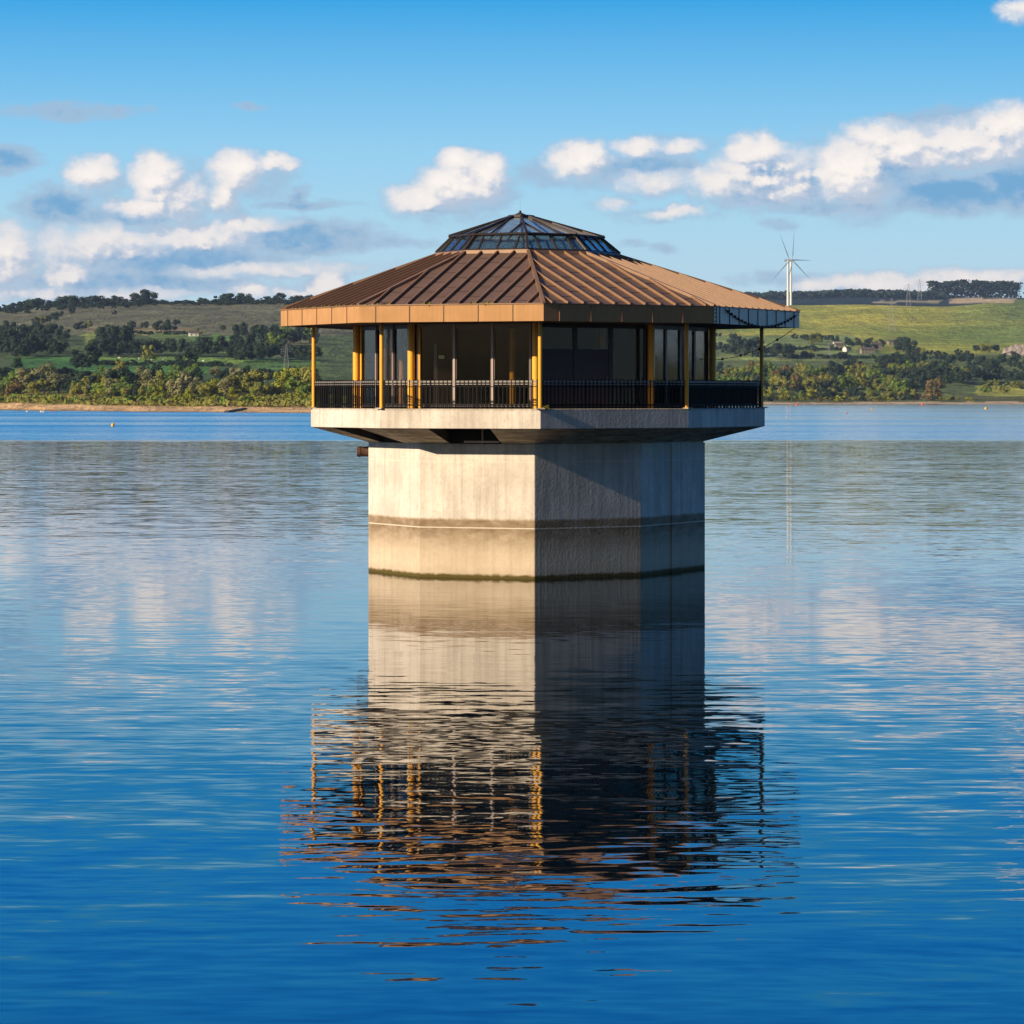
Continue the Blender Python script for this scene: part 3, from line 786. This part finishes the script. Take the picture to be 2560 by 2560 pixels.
# labels: order from the left inside each kind, place and tone
from collections import defaultdict
G = defaultdict(list)
for k, pl, tone, u, o in PLANTS: G[(k, pl, tone)].append((u, o))
for (k, pl, tone), L in G.items():
    L.sort(key=lambda e: e[0]); plural = 'trees' if k == 'tree' else 'bushes'
    for i, (u, o) in enumerate(L):
        lab = f"{ordinal(i + 1)} {TONEWORD[tone]} {k} from the left {pl}" if len(L) > 1 else f"only {TONEWORD[tone]} {k} {pl}"
        tag(o, lab, k, f"{plural} {pl}")
for u0, u1, r_, h0, h1 in ((235, 585, 914, 3, 5), (1760, 2130, 873, 3, 6), (1980, 2440, 896, 3, 6), (20, 200, 936, 3, 5), (560, 800, 876, 3, 6), (310, 480, 836, 2.5, 4)):
    for i in range(int((u1 - u0) / 5.5)):
        u = u0 + i * 5.5 + rndv.uniform(-2, 2); d = find_d(u, r_ + (u - u0) * .01)
        if d and rndv.random() < .86: put_tree(u, d, rndv.uniform(h0, h1), 'dark', '', rndv.uniform(1.4, 2.2), 'mass')
for i in range(95):
    u = 385 + i * 4.4 + rndv.uniform(-2, 2)
    put_tree(u, 4120 + rndv.uniform(-60, 30), rndv.uniform(3.5, 6.5), 'dark', '', rndv.uniform(1.6, 2.4), 'mass')
for i in range(60):
    u = -10 + i * 6.4; put_tree(u, 4080 + rndv.uniform(-120, 60), rndv.uniform(4, 9), 'dark', '', rndv.uniform(1.4, 2.2), 'mass')
tag(MASS.build('woodland', 'leaf_dark', fix=False), 'dark hedgerow woods in the fields and along the crest of both hills', 'woodland', None, 'stuff')
print('PLANTS', len(PLANTS), len([1 for q in PLANTS if q[0] == 'tree']))

# far woods that read as one mass: a belt of clumps
def mass(name, pts, hgt, dep, tone, dens, leaf):
    rnd = random.Random(name); mb = MB()
    for (u, d) in pts:
        x, z = X_of(u, d), ground_z(u, d)
        for i in range(dens):
            a = rnd.random(); hh = hgt * (.75 + .3 * mnoise.noise(Vector((u / 16, 0, d / 90))))
            q = Vector((x + rnd.gauss(0, 6), CY + d + rnd.uniform(-dep, dep), z + hh * (1 - a * a)))
            n = Vector((rnd.gauss(0, 1), rnd.gauss(0, 1) - .6, rnd.gauss(0, 1) + .5)).normalized()
            e = n.cross(Vector((rnd.gauss(0, 1), rnd.gauss(0, 1), rnd.gauss(0, 1)))).normalized(); f = n.cross(e); s = leaf * rnd.uniform(.6, 1.2)
            mb.face(q - e * s, q - f * s, q + e * s, q + f * s)
    return mb.build(name, 'leaf_' + tone, fix=False)
tag(mass('woodland', [(2328 + i * 2.2, 7950) for i in range(98)], 44, 25, 'dark', 46, 3.2), 'dark plantation wood crowning the far ridge at the right', 'woodland', None, 'stuff')
tag(mass('woodland', [(1800 + i * 2.5, 7900 + 60 * math.sin(i)) for i in range(225)], 19, 40, 'dark', 22, 4.0), 'low dark wood along the far ridge behind the turbines', 'woodland', None, 'stuff')
# scrub and reeds above the beach
rnd = random.Random(12); scrub = {'olive': MB(), 'green': MB(), 'rust': MB()}
for i in range(17000):
    u = rnd.uniform(-40, 820); d = shore_d(u) + rnd.uniform(86, 250)
    n = mnoise.fractal(Vector((u / 22, d / 55, 0)), 1, 2, 3)
    if n < -.22: continue
    mb = scrub['rust' if n < .0 else ('olive' if n < .55 else 'green')]
    x, z = X_of(u, d), ground_z(u, d)
    h = rnd.uniform(.2, .8) * max(.3, 1 + 2.6 * n); w = rnd.uniform(.35, .9)
    e = Vector((rnd.uniform(-1, 1), rnd.uniform(-.6, .6), 0)).normalized() * w; q = Vector((x, CY + d, z - .05 + rnd.random() * h * .6)); t_ = Vector((rnd.uniform(-.5, .5), rnd.uniform(-.5, .5), h))
    mb.face(q - e, q + e, q + e * .5 + t_, q - e * .6 + t_)
und = build_multi('undergrowth', [(b, 'leaf_' + k) for k, b in scrub.items()])
tag(und, 'olive green scrub growing above the sandy beach', 'undergrowth', None, 'stuff')

# the near bank behind the viewer, which the glass of the tower mirrors
rnd = random.Random(21); mb = MB(); nx = 40; rows = ((-400, -3), (-415, .5), (-440, 4.5), (-520, 7.5), (-900, 14))
mb.v = [(-1500 + 60 * i, y + 25 * mnoise.noise(Vector((i * .3, 0, 4))), z + (mnoise.noise(Vector((i * .5, y, 1))) if z > 1 else 0)) for i in range(nx) for y, z in rows]
mb.f = [(i * 5 + j, (i + 1) * 5 + j, (i + 1) * 5 + j + 1, i * 5 + j + 1) for i in range(nx - 1) for j in range(4)]
paint('bank_grass', (.10, .12, .04), .95, 0, .4, .05)
o = len(mb.v); rows2 = ((880, -3), (900, .5), (930, 4.5), (1040, 9), (1500, 45))
mb.v += [(x + 40 * mnoise.noise(Vector((i * .3, 9, 4))), -400 + 40 * i, z + (2 * mnoise.noise(Vector((i * .5, x, 1))) if z > 1 else 0)) for i in range(nx) for x, z in rows2]
mb.f += [(o + i * 5 + j, o + (i + 1) * 5 + j, o + (i + 1) * 5 + j + 1, o + i * 5 + j + 1) for i in range(nx - 1) for j in range(4)]
tag(mb.build('bank', 'bank_grass', fix=False), kind='structure')
o_, MASS = MASS, MB()
for i in range(135):
    x, y = (rnd.uniform(-1300, 700), rnd.uniform(-640, -455)) if i < 75 else (rnd.uniform(945, 1150), rnd.uniform(-350, 1150))
    h = rnd.uniform(7, 16); w_ = h * rnd.uniform(.9, 1.4); a = rnd.uniform(0, 6.28); ca, sa = math.cos(a) * w_, math.sin(a) * w_
    me_ = rnd.choice(CROWN['olive']); o = len(MASS.v); zg = 7 + ((-455 - y) * .02 if i < 75 else (x - 945) * .025)
    MASS.v += [(x + ca * q.co.x - sa * q.co.y, y + sa * q.co.x + ca * q.co.y, zg + h * q.co.z) for q in me_.vertices]
    MASS.f += [tuple(k + o for k in q.vertices) for q in me_.polygons]
tag(MASS.build('woodland', 'leaf_olive', fix=False), 'wood on the near bank seen only mirrored in the tower windows', 'woodland', None, 'stuff')

# ------------------------------------------------------------------ wind turbines
def turbine(u, d, hub_row, angles, blade, label, yaw, rlo):
    x = X_of(u, d); zg = ground_z(u, d); zh = CZ + (HOR - hub_row) * d / F
    root = thing('wind_turbine', label, 'wind turbine', (x, CY + d, zg - 1), 'wind turbines on the right hill')
    H = zh - zg + 1
    MB().tube([(0, 0, 0), (0, 0, H * .5), (0, 0, H - 1.4)], [rlo, rlo * .85, rlo * .7], 16).build('turbine_tower', 'turbine_white', root, smooth=True)
    ca, sa = math.cos(yaw), math.sin(yaw); ax = Vector((sa, -ca, 0)); sd = Vector((ca, sa, 0))
    c = Vector((0, 0, H))
    MB().tube([c - ax * 10, c - ax * 8, c, c + ax * 2.6, c + ax * 3.4], [1.0, 1.9, 2.1, 1.9, 1.3], 12).build('nacelle', 'turbine_grey', root, smooth=True)
    hubc = c + ax * 4.0
    MB().tube([hubc - ax * .9, hubc, hubc + ax * 1.0, hubc + ax * 1.6], [1.2, 1.3, 1.0, .3], 12).build('hub', 'turbine_grey', root, smooth=True)
    for a in angles:
        a = R_(a); dr = sd * math.cos(a) + up * math.sin(a); tn = -sd * math.sin(a) + up * math.cos(a)
        mb = MB(); prev = None; secs = []
        for s, ch, th in ((.0, 1.3, 1.2), (.08, 1.3, 1.0), (.2, 2.0, .6), (.5, 1.3, .4), (.8, .8, .25), (1.0, .35, .1)):
            q = hubc + dr * (1.0 + blade * s) + ax * .5
            secs.append([q - tn * ch * .35, q + ax * th / 2, q + tn * ch * .65, q - ax * th / 2])
        for s0, s1 in zip(secs, secs[1:]): mb.hexa(s0, s1)
        mb.build('blade', 'turbine_blade', root)
turbine(1970, 5790, 650.5, (117, 1, 221), 50, 'nearer white wind turbine with one blade pointing straight right', R_(38), 2.5)
turbine(1977.5, 5990, 652, (86, -37, 252), 54, 'wind turbine behind the nearer one with one blade pointing straight up', R_(38), 2.3)

# ------------------------------------------------------------------ pylons
def pylon(u, d, top_row, label, wide=1.0, base=None):
    x = X_of(u, d); zg = ground_z(u, d) if base is None else base; H = CZ + (HOR - top_row) * d / F - zg
    root = thing('pylon', label, 'pylon', (x, CY + d, zg - .5), 'electricity pylons')
    r = .085 * max(1, d / 3500)
    W = lambda z: (H * .085 * (1 - z / H) + H * .016) * wide
    lv = [0, .16, .31, .45, .58, .68, .77, .86, 1.0]
    mb = MB()
    for sx, sy in ((-1, -1), (1, -1), (1, 1), (-1, 1)):
        mb.tube([(sx * W(H * l), sy * W(H * l), H * l) for l in lv], [r * (1.25 - .5 * l) for l in lv], 5)
    mb.build('leg_frame', 'pylon_steel', root)
    mb = MB()
    for a, b in zip(lv, lv[1:]):
        wa, wb = W(H * a), W(H * b)
        for (sx, sy), (tx, ty) in (((-1, -1), (1, -1)), ((1, -1), (1, 1)), ((1, 1), (-1, 1)), ((-1, 1), (-1, -1))):
            mb.tube([(sx * wa, sy * wa, H * a), (tx * wb, ty * wb, H * b)], r * .5, 4); mb.tube([(tx * wa, ty * wa, H * a), (sx * wb, sy * wb, H * b)], r * .5, 4)
    mb.build('bracing', 'pylon_steel', root)
    for l, w in ((.68, .19), (.78, .24), (.88, .17)):
        mb = MB(); z = H * l
        for s in (-1, 1):
            mb.tube([(s * W(z), 0, z), (s * H * w, 0, z + H * .012)], r * .7, 4); mb.tube([(s * W(z), 0, z + H * .05), (s * H * w, 0, z + H * .012)], r * .7, 4)
            mb.tube([(s * H * w, 0, z + H * .012), (s * H * w, 0, z - H * .05)], r * .6, 4)
        mb.build('cross_arm', 'pylon_steel', root)
pylon(2229, 4900, 745, 'nearest of the hillside pylons, standing in the bright green pasture')
pylon(2271, 5850, 708, 'pylon with its foot at the top edge of the green pasture')
pylon(2299, 7600, 697, 'pylon on the far ridge just left of the dark plantation')
pylon(2335, 8050, 704, 'pylon half hidden behind the left end of the dark plantation')
pylon(2072, 3900, 856, 'pylon in the fields below the right hill, amid hedgerow trees')
pylon(716, 2150, 857, 'pylon before the dark trees beside the left end of the tower')

# ------------------------------------------------------------------ houses
def house(u, d, w, dp, h, label, wall='house_white', rz=0.2, chim=True):
    x, z = X_of(u, d), ground_z(u, d)
    root = thing('house', label, 'house', (x, CY + d, z - .4), 'houses among the fields', rz)
    W, D = w / 2, dp / 2
    mb = MB(); mb.hexa([(-W, -D, 0), (W, -D, 0), (W, D, 0), (-W, D, 0)], [(-W, -D, h), (W, -D, h), (W, D, h), (-W, D, h)])
    mb.face((-W, -D, h), (-W, D, h), (-W, 0, h + D * .8)); mb.face((W, -D, h), (W, D, h), (W, 0, h + D * .8)); mb.build('wall', wall, root)
    mb = MB()
    for s in (-1, 1):
        a, b = Vector((-W - .3, s * (D + .4), h - .3)), Vector((W + .3, s * (D + .4), h - .3)); c, e = Vector((W + .3, 0, h + D * .8 + .1)), Vector((-W - .3, 0, h + D * .8 + .1)); o = Vector((0, 0, .25))
        mb.hexa([a, b, c, e], [a + o, b + o, c + o, e + o])
    ro = mb.build('roof', 'house_roof', root)
    if chim: MB().box((W - .8, 0, h + D * .8 + .6), .9, .7, 1.6).build('chimney', wall, ro)
    n = max(2, int(w / 3.5))
    for i in range(n):
        for zz in ((1.5, 4.2) if h > 4.5 else (1.6,)):
            MB().box((-W + (i + .5) * w / n, -D - .02, zz), 1.1, .08, 1.3).build('window', 'window_dark', root)
def at_row(u, r): return find_d(u, r) or 4000
house(2115, at_row(2115, 879), 7, 6, 4.5, 'bright white gabled house below the right hill', rz=.9)
house(2092, at_row(2092, 860), 9, 6, 3.6, 'long pale farmhouse on the field edge among trees, uphill of the bright white one')
house(2097, at_row(2097, 870), 10, 7, 4, 'low stone barn just below the long pale farmhouse', 'house_stone')
house(2168, at_row(2168, 884), 17, 8, 5, 'widest stone building in the trees right of the bright white house', 'house_stone')
house(2190, at_row(2190, 874), 13, 8, 6, 'stone house behind the widest one among the trees', 'house_stone')
house(2229, at_row(2229, 863), 10, 7, 4.5, 'stone house at the foot of the green pasture', 'house_stone')
house(37, at_row(37, 832), 11, 7, 5, 'pale farmhouse half hidden in the dark wood under the left hill')
house(484, at_row(484, 841), 9, 6, 3.5, 'small pale field barn on the left hillside', chim=False)

# quarry face at the right edge
rnd = random.Random(4); mb = MB()
u0, d0 = 2535, find_d(2535, 889) or 4100
c = Vector((X_of(u0, d0), CY + d0, ground_z(u0, d0)))
nx, nz = 26, 12; g = []
for i in range(nx):
    for j in range(nz):
        t, s = i / (nx - 1), j / (nz - 1)
        edge = math.sin(math.pi * min(1, t * 1.0)) ** .5
        g.append((c.x - 14 + 44 * t, c.y - 2 + 9 * s + 1.6 * mnoise.fractal(Vector((t * 9, s * 5, 1)), 1, 2, 4), c.z - 1 + s * 15 * (edge * .75 + .25 + .15 * mnoise.noise(Vector((t * 8, 0, 0))))))
mb.v = g; mb.f = [(i * nz + j, (i + 1) * nz + j, (i + 1) * nz + j + 1, i * nz + j + 1) for i in range(nx - 1) for j in range(nz - 1)]
paint('quarry_stone', (.36, .31, .28), .9, 0, .5, .35, .6)
tag(mb.build('cliff', 'quarry_stone', fix=False), 'pale rock face of a small quarry at the right edge', 'cliff', None, 'structure')

# ------------------------------------------------------------------ buoys, posts, slipway, sheep
def buoy(u, row, r, mat, label, tall=1.0):
    d = CZ * F / (row - HOR); x = X_of(u, d)
    root = thing('buoy', label, 'buoy', (x, CY + d, 0), 'buoys on the lake')
    MB().lathe([(.12 * r, -.5 * r), (.75 * r, -.35 * r), (1.0 * r, .1 * r), (.95 * r, .5 * r * tall), (.7 * r, 1.0 * r * tall), (.25 * r, 1.3 * r * tall)], (0, 0, 0), 16).build('float', mat, root, smooth=True)
    MB().lathe([(.12 * r, 1.28 * r * tall), (.12 * r, 1.55 * r * tall), (.05 * r, 1.6 * r * tall)], (0, 0, 0), 8).build('lifting_eye', 'pale_steel', root)
buoy(282, 1066, .42, 'buoy_yellow', 'yellow can buoy in the ruffled water on the left, alone', 1.5)
buoy(68, 1030, .5, 'buoy_white', 'leftmost white buoy off the sandy beach')
buoy(103, 1030.5, .5, 'buoy_white', 'left one of the close pair of white buoys off the beach')
buoy(109, 1030.5, .5, 'buoy_white', 'right one of the close pair of white buoys off the beach')
buoy(131, 1029.5, .45, 'buoy_red', 'small red buoy right of the white pair off the beach')
buoy(1992, 1014, 1.1, 'buoy_red', 'red buoy off the right shore close to the tower')
buoy(2306, 1014, 1.1, 'buoy_red', 'red buoy off the right shore below the round russet tree')
buoy(2465, 1023, .9, 'buoy_yellow', 'yellow buoy off the far right shore')
buoy(2180, 1025, .6, 'buoy_yellow', 'small yellow buoy between the two red ones')
buoy(2117, 1034.5, .35, 'buoy_red', 'tiny red buoy nearest in the right-hand water')
x, d = X_of(717, 1720), 1720
tag(MB().hexa([(x - 1.3, CY + d - 1, ground_z(717, d) - 1), (x + 1.3, CY + d - 1, ground_z(717, d) - 1), (x + 1.3, CY + d + 1, ground_z(717, d) - 1), (x - 1.3, CY + d + 1, ground_z(717, d) - 1)],
    [(x - .9, CY + d - .8, 10.5), (x + .9, CY + d - .8, 10.5), (x + .9, CY + d + .8, 10.5), (x - .9, CY + d + .8, 10.5)]).build('marker_pillar', 'post_pale', bevel=.1), 'pale stone pillar standing among the left bank trees', 'pillar')
a = Vector((X_of(566, 1408), CY + 1408, .15)); b = Vector((X_of(612, 1448), CY + 1448, ground_z(612, 1448) + .2))
tag(MB().bar(a, b, 2.2, .5).build('slipway', 'timber'), 'dark slipway running down the beach into the water', 'slipway')
for i, (u, r) in enumerate(((298, 901), (348, 902), (362, 903), (380, 905), (408, 906), (508, 908))):
    d = find_d(u, r - 2); x = X_of(u, d); z = ground_z(u, d)
    mb = MB(); mb.tube([(-.7, 0, .75), (-.55, 0, .8), (0, 0, .85), (.5, 0, .85), (.7, 0, .8)], [.15, .36, .42, .38, .15], 10)
    mb.tube([(.6, 0, .95), (.85, 0, 1.1), (1.05, 0, 1.0)], [.14, .16, .07], 8)
    for sx in (-.4, .4):
        for sy in (-.17, .17): mb.tube([(sx, sy, .7), (sx, sy, 0)], [.08, .05], 6)
    o = mb.build('sheep', 'wool', smooth=True); o.location = (x, CY + d, z); o.scale = (1.5, 1.5, 1.5); o.rotation_euler = (0, 0, i * 1.1)
    tag(o, f'{ordinal(i + 1)} from the left of the white sheep grazing the bright left field', 'sheep', 'sheep in the left field')

# ------------------------------------------------------------------ haze
m = bpy.data.materials.new('haze'); m.use_nodes = True; nt = NT(m.node_tree); nt.n.remove(nt.n['Principled BSDF'])
pv = nt.add('ShaderNodeVolumePrincipled'); pv.inputs['Color'].default_value = (.55, .74, 1.0, 1); pv.inputs['Density'].default_value = 3.0e-5
pv.inputs['Anisotropy'].default_value = .2
nt.l.new(pv.outputs[0], nt.n['Material Output'].inputs['Volume']); M['haze'] = m
mb = MB(); mb.box((0, 3500, 160), 12400, 10400, 340)
hz = mb.build('haze', 'haze'); tag(hz, kind='stuff')

# ------------------------------------------------------------------ sky
w = bpy.data.worlds.new('World'); sc.world = w; w.use_nodes = True; nt = NT(w.node_tree)
bg = nt.n['Background']
sky = nt.add('ShaderNodeTexSky', sky_type='NISHITA'); sky.sun_disc = False
sky.sun_elevation = SUN_EL; sky.sun_rotation = math.atan2(TO_SUN.x, TO_SUN.y); sky.altitude = 200; sky.air_density = 1.0; sky.dust_density = .6; sky.ozone_density = 2.0
dirv = nt.add('ShaderNodeTexCoord').outputs['Generated']
sep = nt.add('ShaderNodeSeparateXYZ'); nt.l.new(dirv, sep.inputs[0])
yy = nt.math('MAXIMUM', sep.outputs[1], .05)
azm = nt.math('DIVIDE', sep.outputs[0], yy); elv = nt.math('DIVIDE', sep.outputs[2], yy)
el = nt.math('ABSOLUTE', sep.outputs[2])
# colour of the clear air by elevation, times ten because the background strength is a tenth
grad = nt.ramp(el, [(0, (.57, .69, .74)), (.028, (.47, .645, .74)), (.055, (.35, .60, .75)), (.075, (.255, .54, .755)), (.097, (.135, .435, .72)), (.122, (.020, .31, .66)), (.15, (.006, .315, .82)), (.21, (.0, .27, .88)), (.34, (.0, .17, .70)), (.5, (.006, .07, .23)), (1, (.014, .03, .08))])
grad10 = nt.vmath('SCALE', grad); grad10.node.inputs['Scale'].default_value = 10
dim = nt.vmath('SCALE', sky.outputs[0]); dim.node.inputs['Scale'].default_value = .26
base = nt.mix(nt.maprange(sep.outputs[1], -.80, -.05, .0, .95, True), dim, grad10)
# clouds: soft lobes placed over the hills, broken up by noise
comb = nt.add('ShaderNodeCombineXYZ')
nt.l.new(nt.math('MULTIPLY_ADD', azm, F / 100, 12.8), comb.inputs[0]); nt.l.new(nt.math('MULTIPLY_ADD', elv, -F / 100, HOR / 100), comb.inputs[1])
P0 = comb.outputs[0]
wn = nt.noise(scaled(nt, P0, (1, 1.25, 1)), .85, 6, .62, True)
P1 = nt.vmath('ADD', P0, nt.vmath('MULTIPLY', nt.vmath('SUBTRACT', wn, (.5, .5, .5)), (1.0, .75, 0)))
wn2 = nt.noise(scaled(nt, P0, (.55, 2.0, 1)), .9, 6, .65, True)
P2 = nt.vmath('ADD', P0, nt.vmath('MULTIPLY', nt.vmath('SUBTRACT', wn2, (.5, .5, .5)), (1.6, .5, 0)))
def field(P, blobs):
    acc = None
    for cx, cy, rx, ry, wt in blobs:
        q = nt.vmath('MULTIPLY_ADD', P, (100 / rx, 100 / ry, 0), (-cx / rx, -cy / ry, 0))
        val = nt.math('MULTIPLY_ADD', nt.vmath('DOT_PRODUCT', q, q), -wt, wt)
        acc = val if acc is None else nt.math('SMOOTH_MAX', acc, val, .15)
    return acc
WH = [(232, 440, 78, 52, 1), (395, 450, 76, 78, 1.1), (365, 522, 100, 36, .9), (450, 500, 74, 62, .9), (590, 425, 78, 62, 1.05), (562, 490, 48, 54, .95), (690, 405, 62, 28, .8),
      (1130, 465, 105, 68, 1.15), (1060, 500, 100, 38, 1), (1205, 445, 72, 66, 1.15), (1150, 405, 72, 40, 1),
      (1450, 400, 78, 56, 1.05), (1590, 370, 70, 30, .75), (1700, 365, 60, 26, .6), (1640, 455, 110, 36, .55),
      (2130, 435, 115, 98, 1.2), (2240, 370, 130, 62, 1.05), (2190, 330, 80, 38, .8), (2420, 365, 190, 66, .9), (2530, 325, 110, 72, .95), (1895, 378, 84, 52, 1), (1960, 470, 110, 52, .9), (1800, 460, 86, 46, .8), (1920, 440, 180, 80, .85), (2320, 390, 150, 50, .85),
      (1690, 530, 80, 14, .65), (1530, 508, 46, 16, .5), (2545, 25, 60, 30, .7),
      (630, 722, 58, 20, .8), (815, 712, 54, 38, 1), (740, 728, 80, 14, .6), (2190, 708, 190, 28, .85), (2420, 702, 220, 32, .8), (2040, 718, 80, 20, .6), (90, 732, 190, 26, .5), (350, 735, 160, 16, .45),
      (15, 640, 100, 95, .9), (255, 620, 230, 62, .7), (500, 590, 190, 42, .75), (600, 563, 130, 26, .7), (160, 690, 70, 52, .75), (620, 672, 300, 24, .5)]
GR = [(145, 512, 112, 58, 1.15), (300, 543, 240, 36, .9), (470, 480, 140, 85, .6), (640, 450, 120, 70, .5), (30, 398, 84, 46, 1.15), (430, 645, 360, 66, 1.15), (760, 592, 250, 50, 1.1), (300, 705, 450, 46, .95), (930, 610, 190, 17, .6), (100, 600, 180, 60, .6),
      (1250, 475, 46, 60, .65), (1115, 524, 170, 12, .75), (1620, 425, 210, 52, .95), (1370, 430, 90, 40, .6), (1640, 385, 160, 50, .55), (1930, 445, 240, 96, 1.15), (2400, 345, 240, 90, 1.15), (2200, 420, 280, 110, .9), (2390, 482, 220, 64, 1.3), (2545, 465, 130, 80, 1.3), (2090, 518, 290, 28, .8), (2230, 302, 85, 26, .7), (2340, 292, 56, 18, .7),
      (755, 512, 140, 14, .8), (742, 492, 32, 36, .75), (170, 278, 210, 22, .65), (640, 266, 46, 10, .5), (1950, 565, 56, 18, .5), (1660, 620, 34, 16, .45), (2010, 700, 190, 22, .55), (1540, 512, 66, 18, .55), (1600, 735, 170, 14, .4), (2220, 735, 260, 16, .55), (1580, 610, 46, 14, .4), (1680, 540, 130, 20, .5)]
GR += [(cx + .2 * rx, cy + .4 * ry, rx * 1.2, ry * 1.0, .55) for cx, cy, rx, ry, wt in WH if wt > .85 and cy < 600]
fw = field(P1, WH); fg = field(P2, GR)
fn = nt.noise(scaled(nt, P0, (1, 1.3, 1)), 1.9, 7, .6)
fn = nt.math('MULTIPLY_ADD', fn, 1.0, -.5)
fnb = nt.math('MULTIPLY_ADD', nt.noise(nt.vmath('ADD', scaled(nt, P0, (1, 1.3, 1)), (-.13, -.2, 0)), 1.9, 7, .6), 1.0, -.5)
fw0 = fw
fw = nt.math('ADD', fw, nt.math('MULTIPLY', fn, 1.25)); fg = nt.math('ADD', fg, nt.math('MULTIPLY', fn, 1.6))
aw = nt.maprange(fw, -.58, .68, 0, 1, True); ag = nt.maprange(fg, -.35, .75, 0, .84, True)
# the lit side is up and to the left: compare with the lobes a step towards the sun
fw2 = field(nt.vmath('ADD', P1, (-.28, -.36, 0)), WH)
lit = nt.maprange(nt.math('ADD', nt.math('SUBTRACT', fw0, fw2), nt.math('MULTIPLY', nt.math('SUBTRACT', fn, fnb), 1.6)), -.50, .45, 0, 1, True)
wq = nt.math('MULTIPLY', nt.maprange(fw, -.40, 1.35, 0, 1), nt.math('MULTIPLY_ADD', lit, .76, .24))
cc = nt.ramp(wq, [(0, (.30, .415, .555)), (.15, (.40, .475, .58)), (.33, (.55, .575, .635)), (.55, (.71, .68, .67)), (.85, (.84, .78, .725))])
blue = nt.math('MULTIPLY', nt.maprange(fg, .55, 1.25, 0, 1, True), nt.math('SUBTRACT', 1.0, nt.maprange(wq, .1, .6)))
cc = nt.mix(blue, cc, (.11, .29, .51))
cc = nt.vmath('SCALE', cc); cc.node.inputs['Scale'].default_value = 10
al = nt.math('MAXIMUM', aw, ag)
front = nt.math('GREATER_THAN', sep.outputs[1], .06)
low = nt.maprange(elv, .135, .12, 0, 1)
al = nt.math('MULTIPLY', nt.math('MULTIPLY', al, front), low)
nt.put(bg.inputs[0], nt.mix(al, base, cc)); bg.inputs[1].default_value = .1

# ------------------------------------------------------------------ sun and render settings
sl = bpy.data.lights.new('sun', 'SUN'); sl.energy = 5.0; sl.angle = R_(.5); sl.color = (1.0, .81, .575)
so_ = bpy.data.objects.new('sun', sl); COL.objects.link(so_); so_.rotation_euler = (-TO_SUN).to_track_quat('-Z', 'Y').to_euler()
so_.location = (-80, -60, 60)
vs = sc.view_settings; vs.view_transform = 'Standard'; vs.look = 'None'; vs.exposure = 0.36; vs.gamma = 1.0
sc.render.engine = 'CYCLES'
cy = sc.cycles; cy.max_bounces = 8; cy.transparent_max_bounces = 12; cy.volume_bounces = 0; cy.caustics_reflective = False; cy.blur_glossy = 1.5; cy.sample_clamp_indirect = 6; cy.caustics_refractive = False
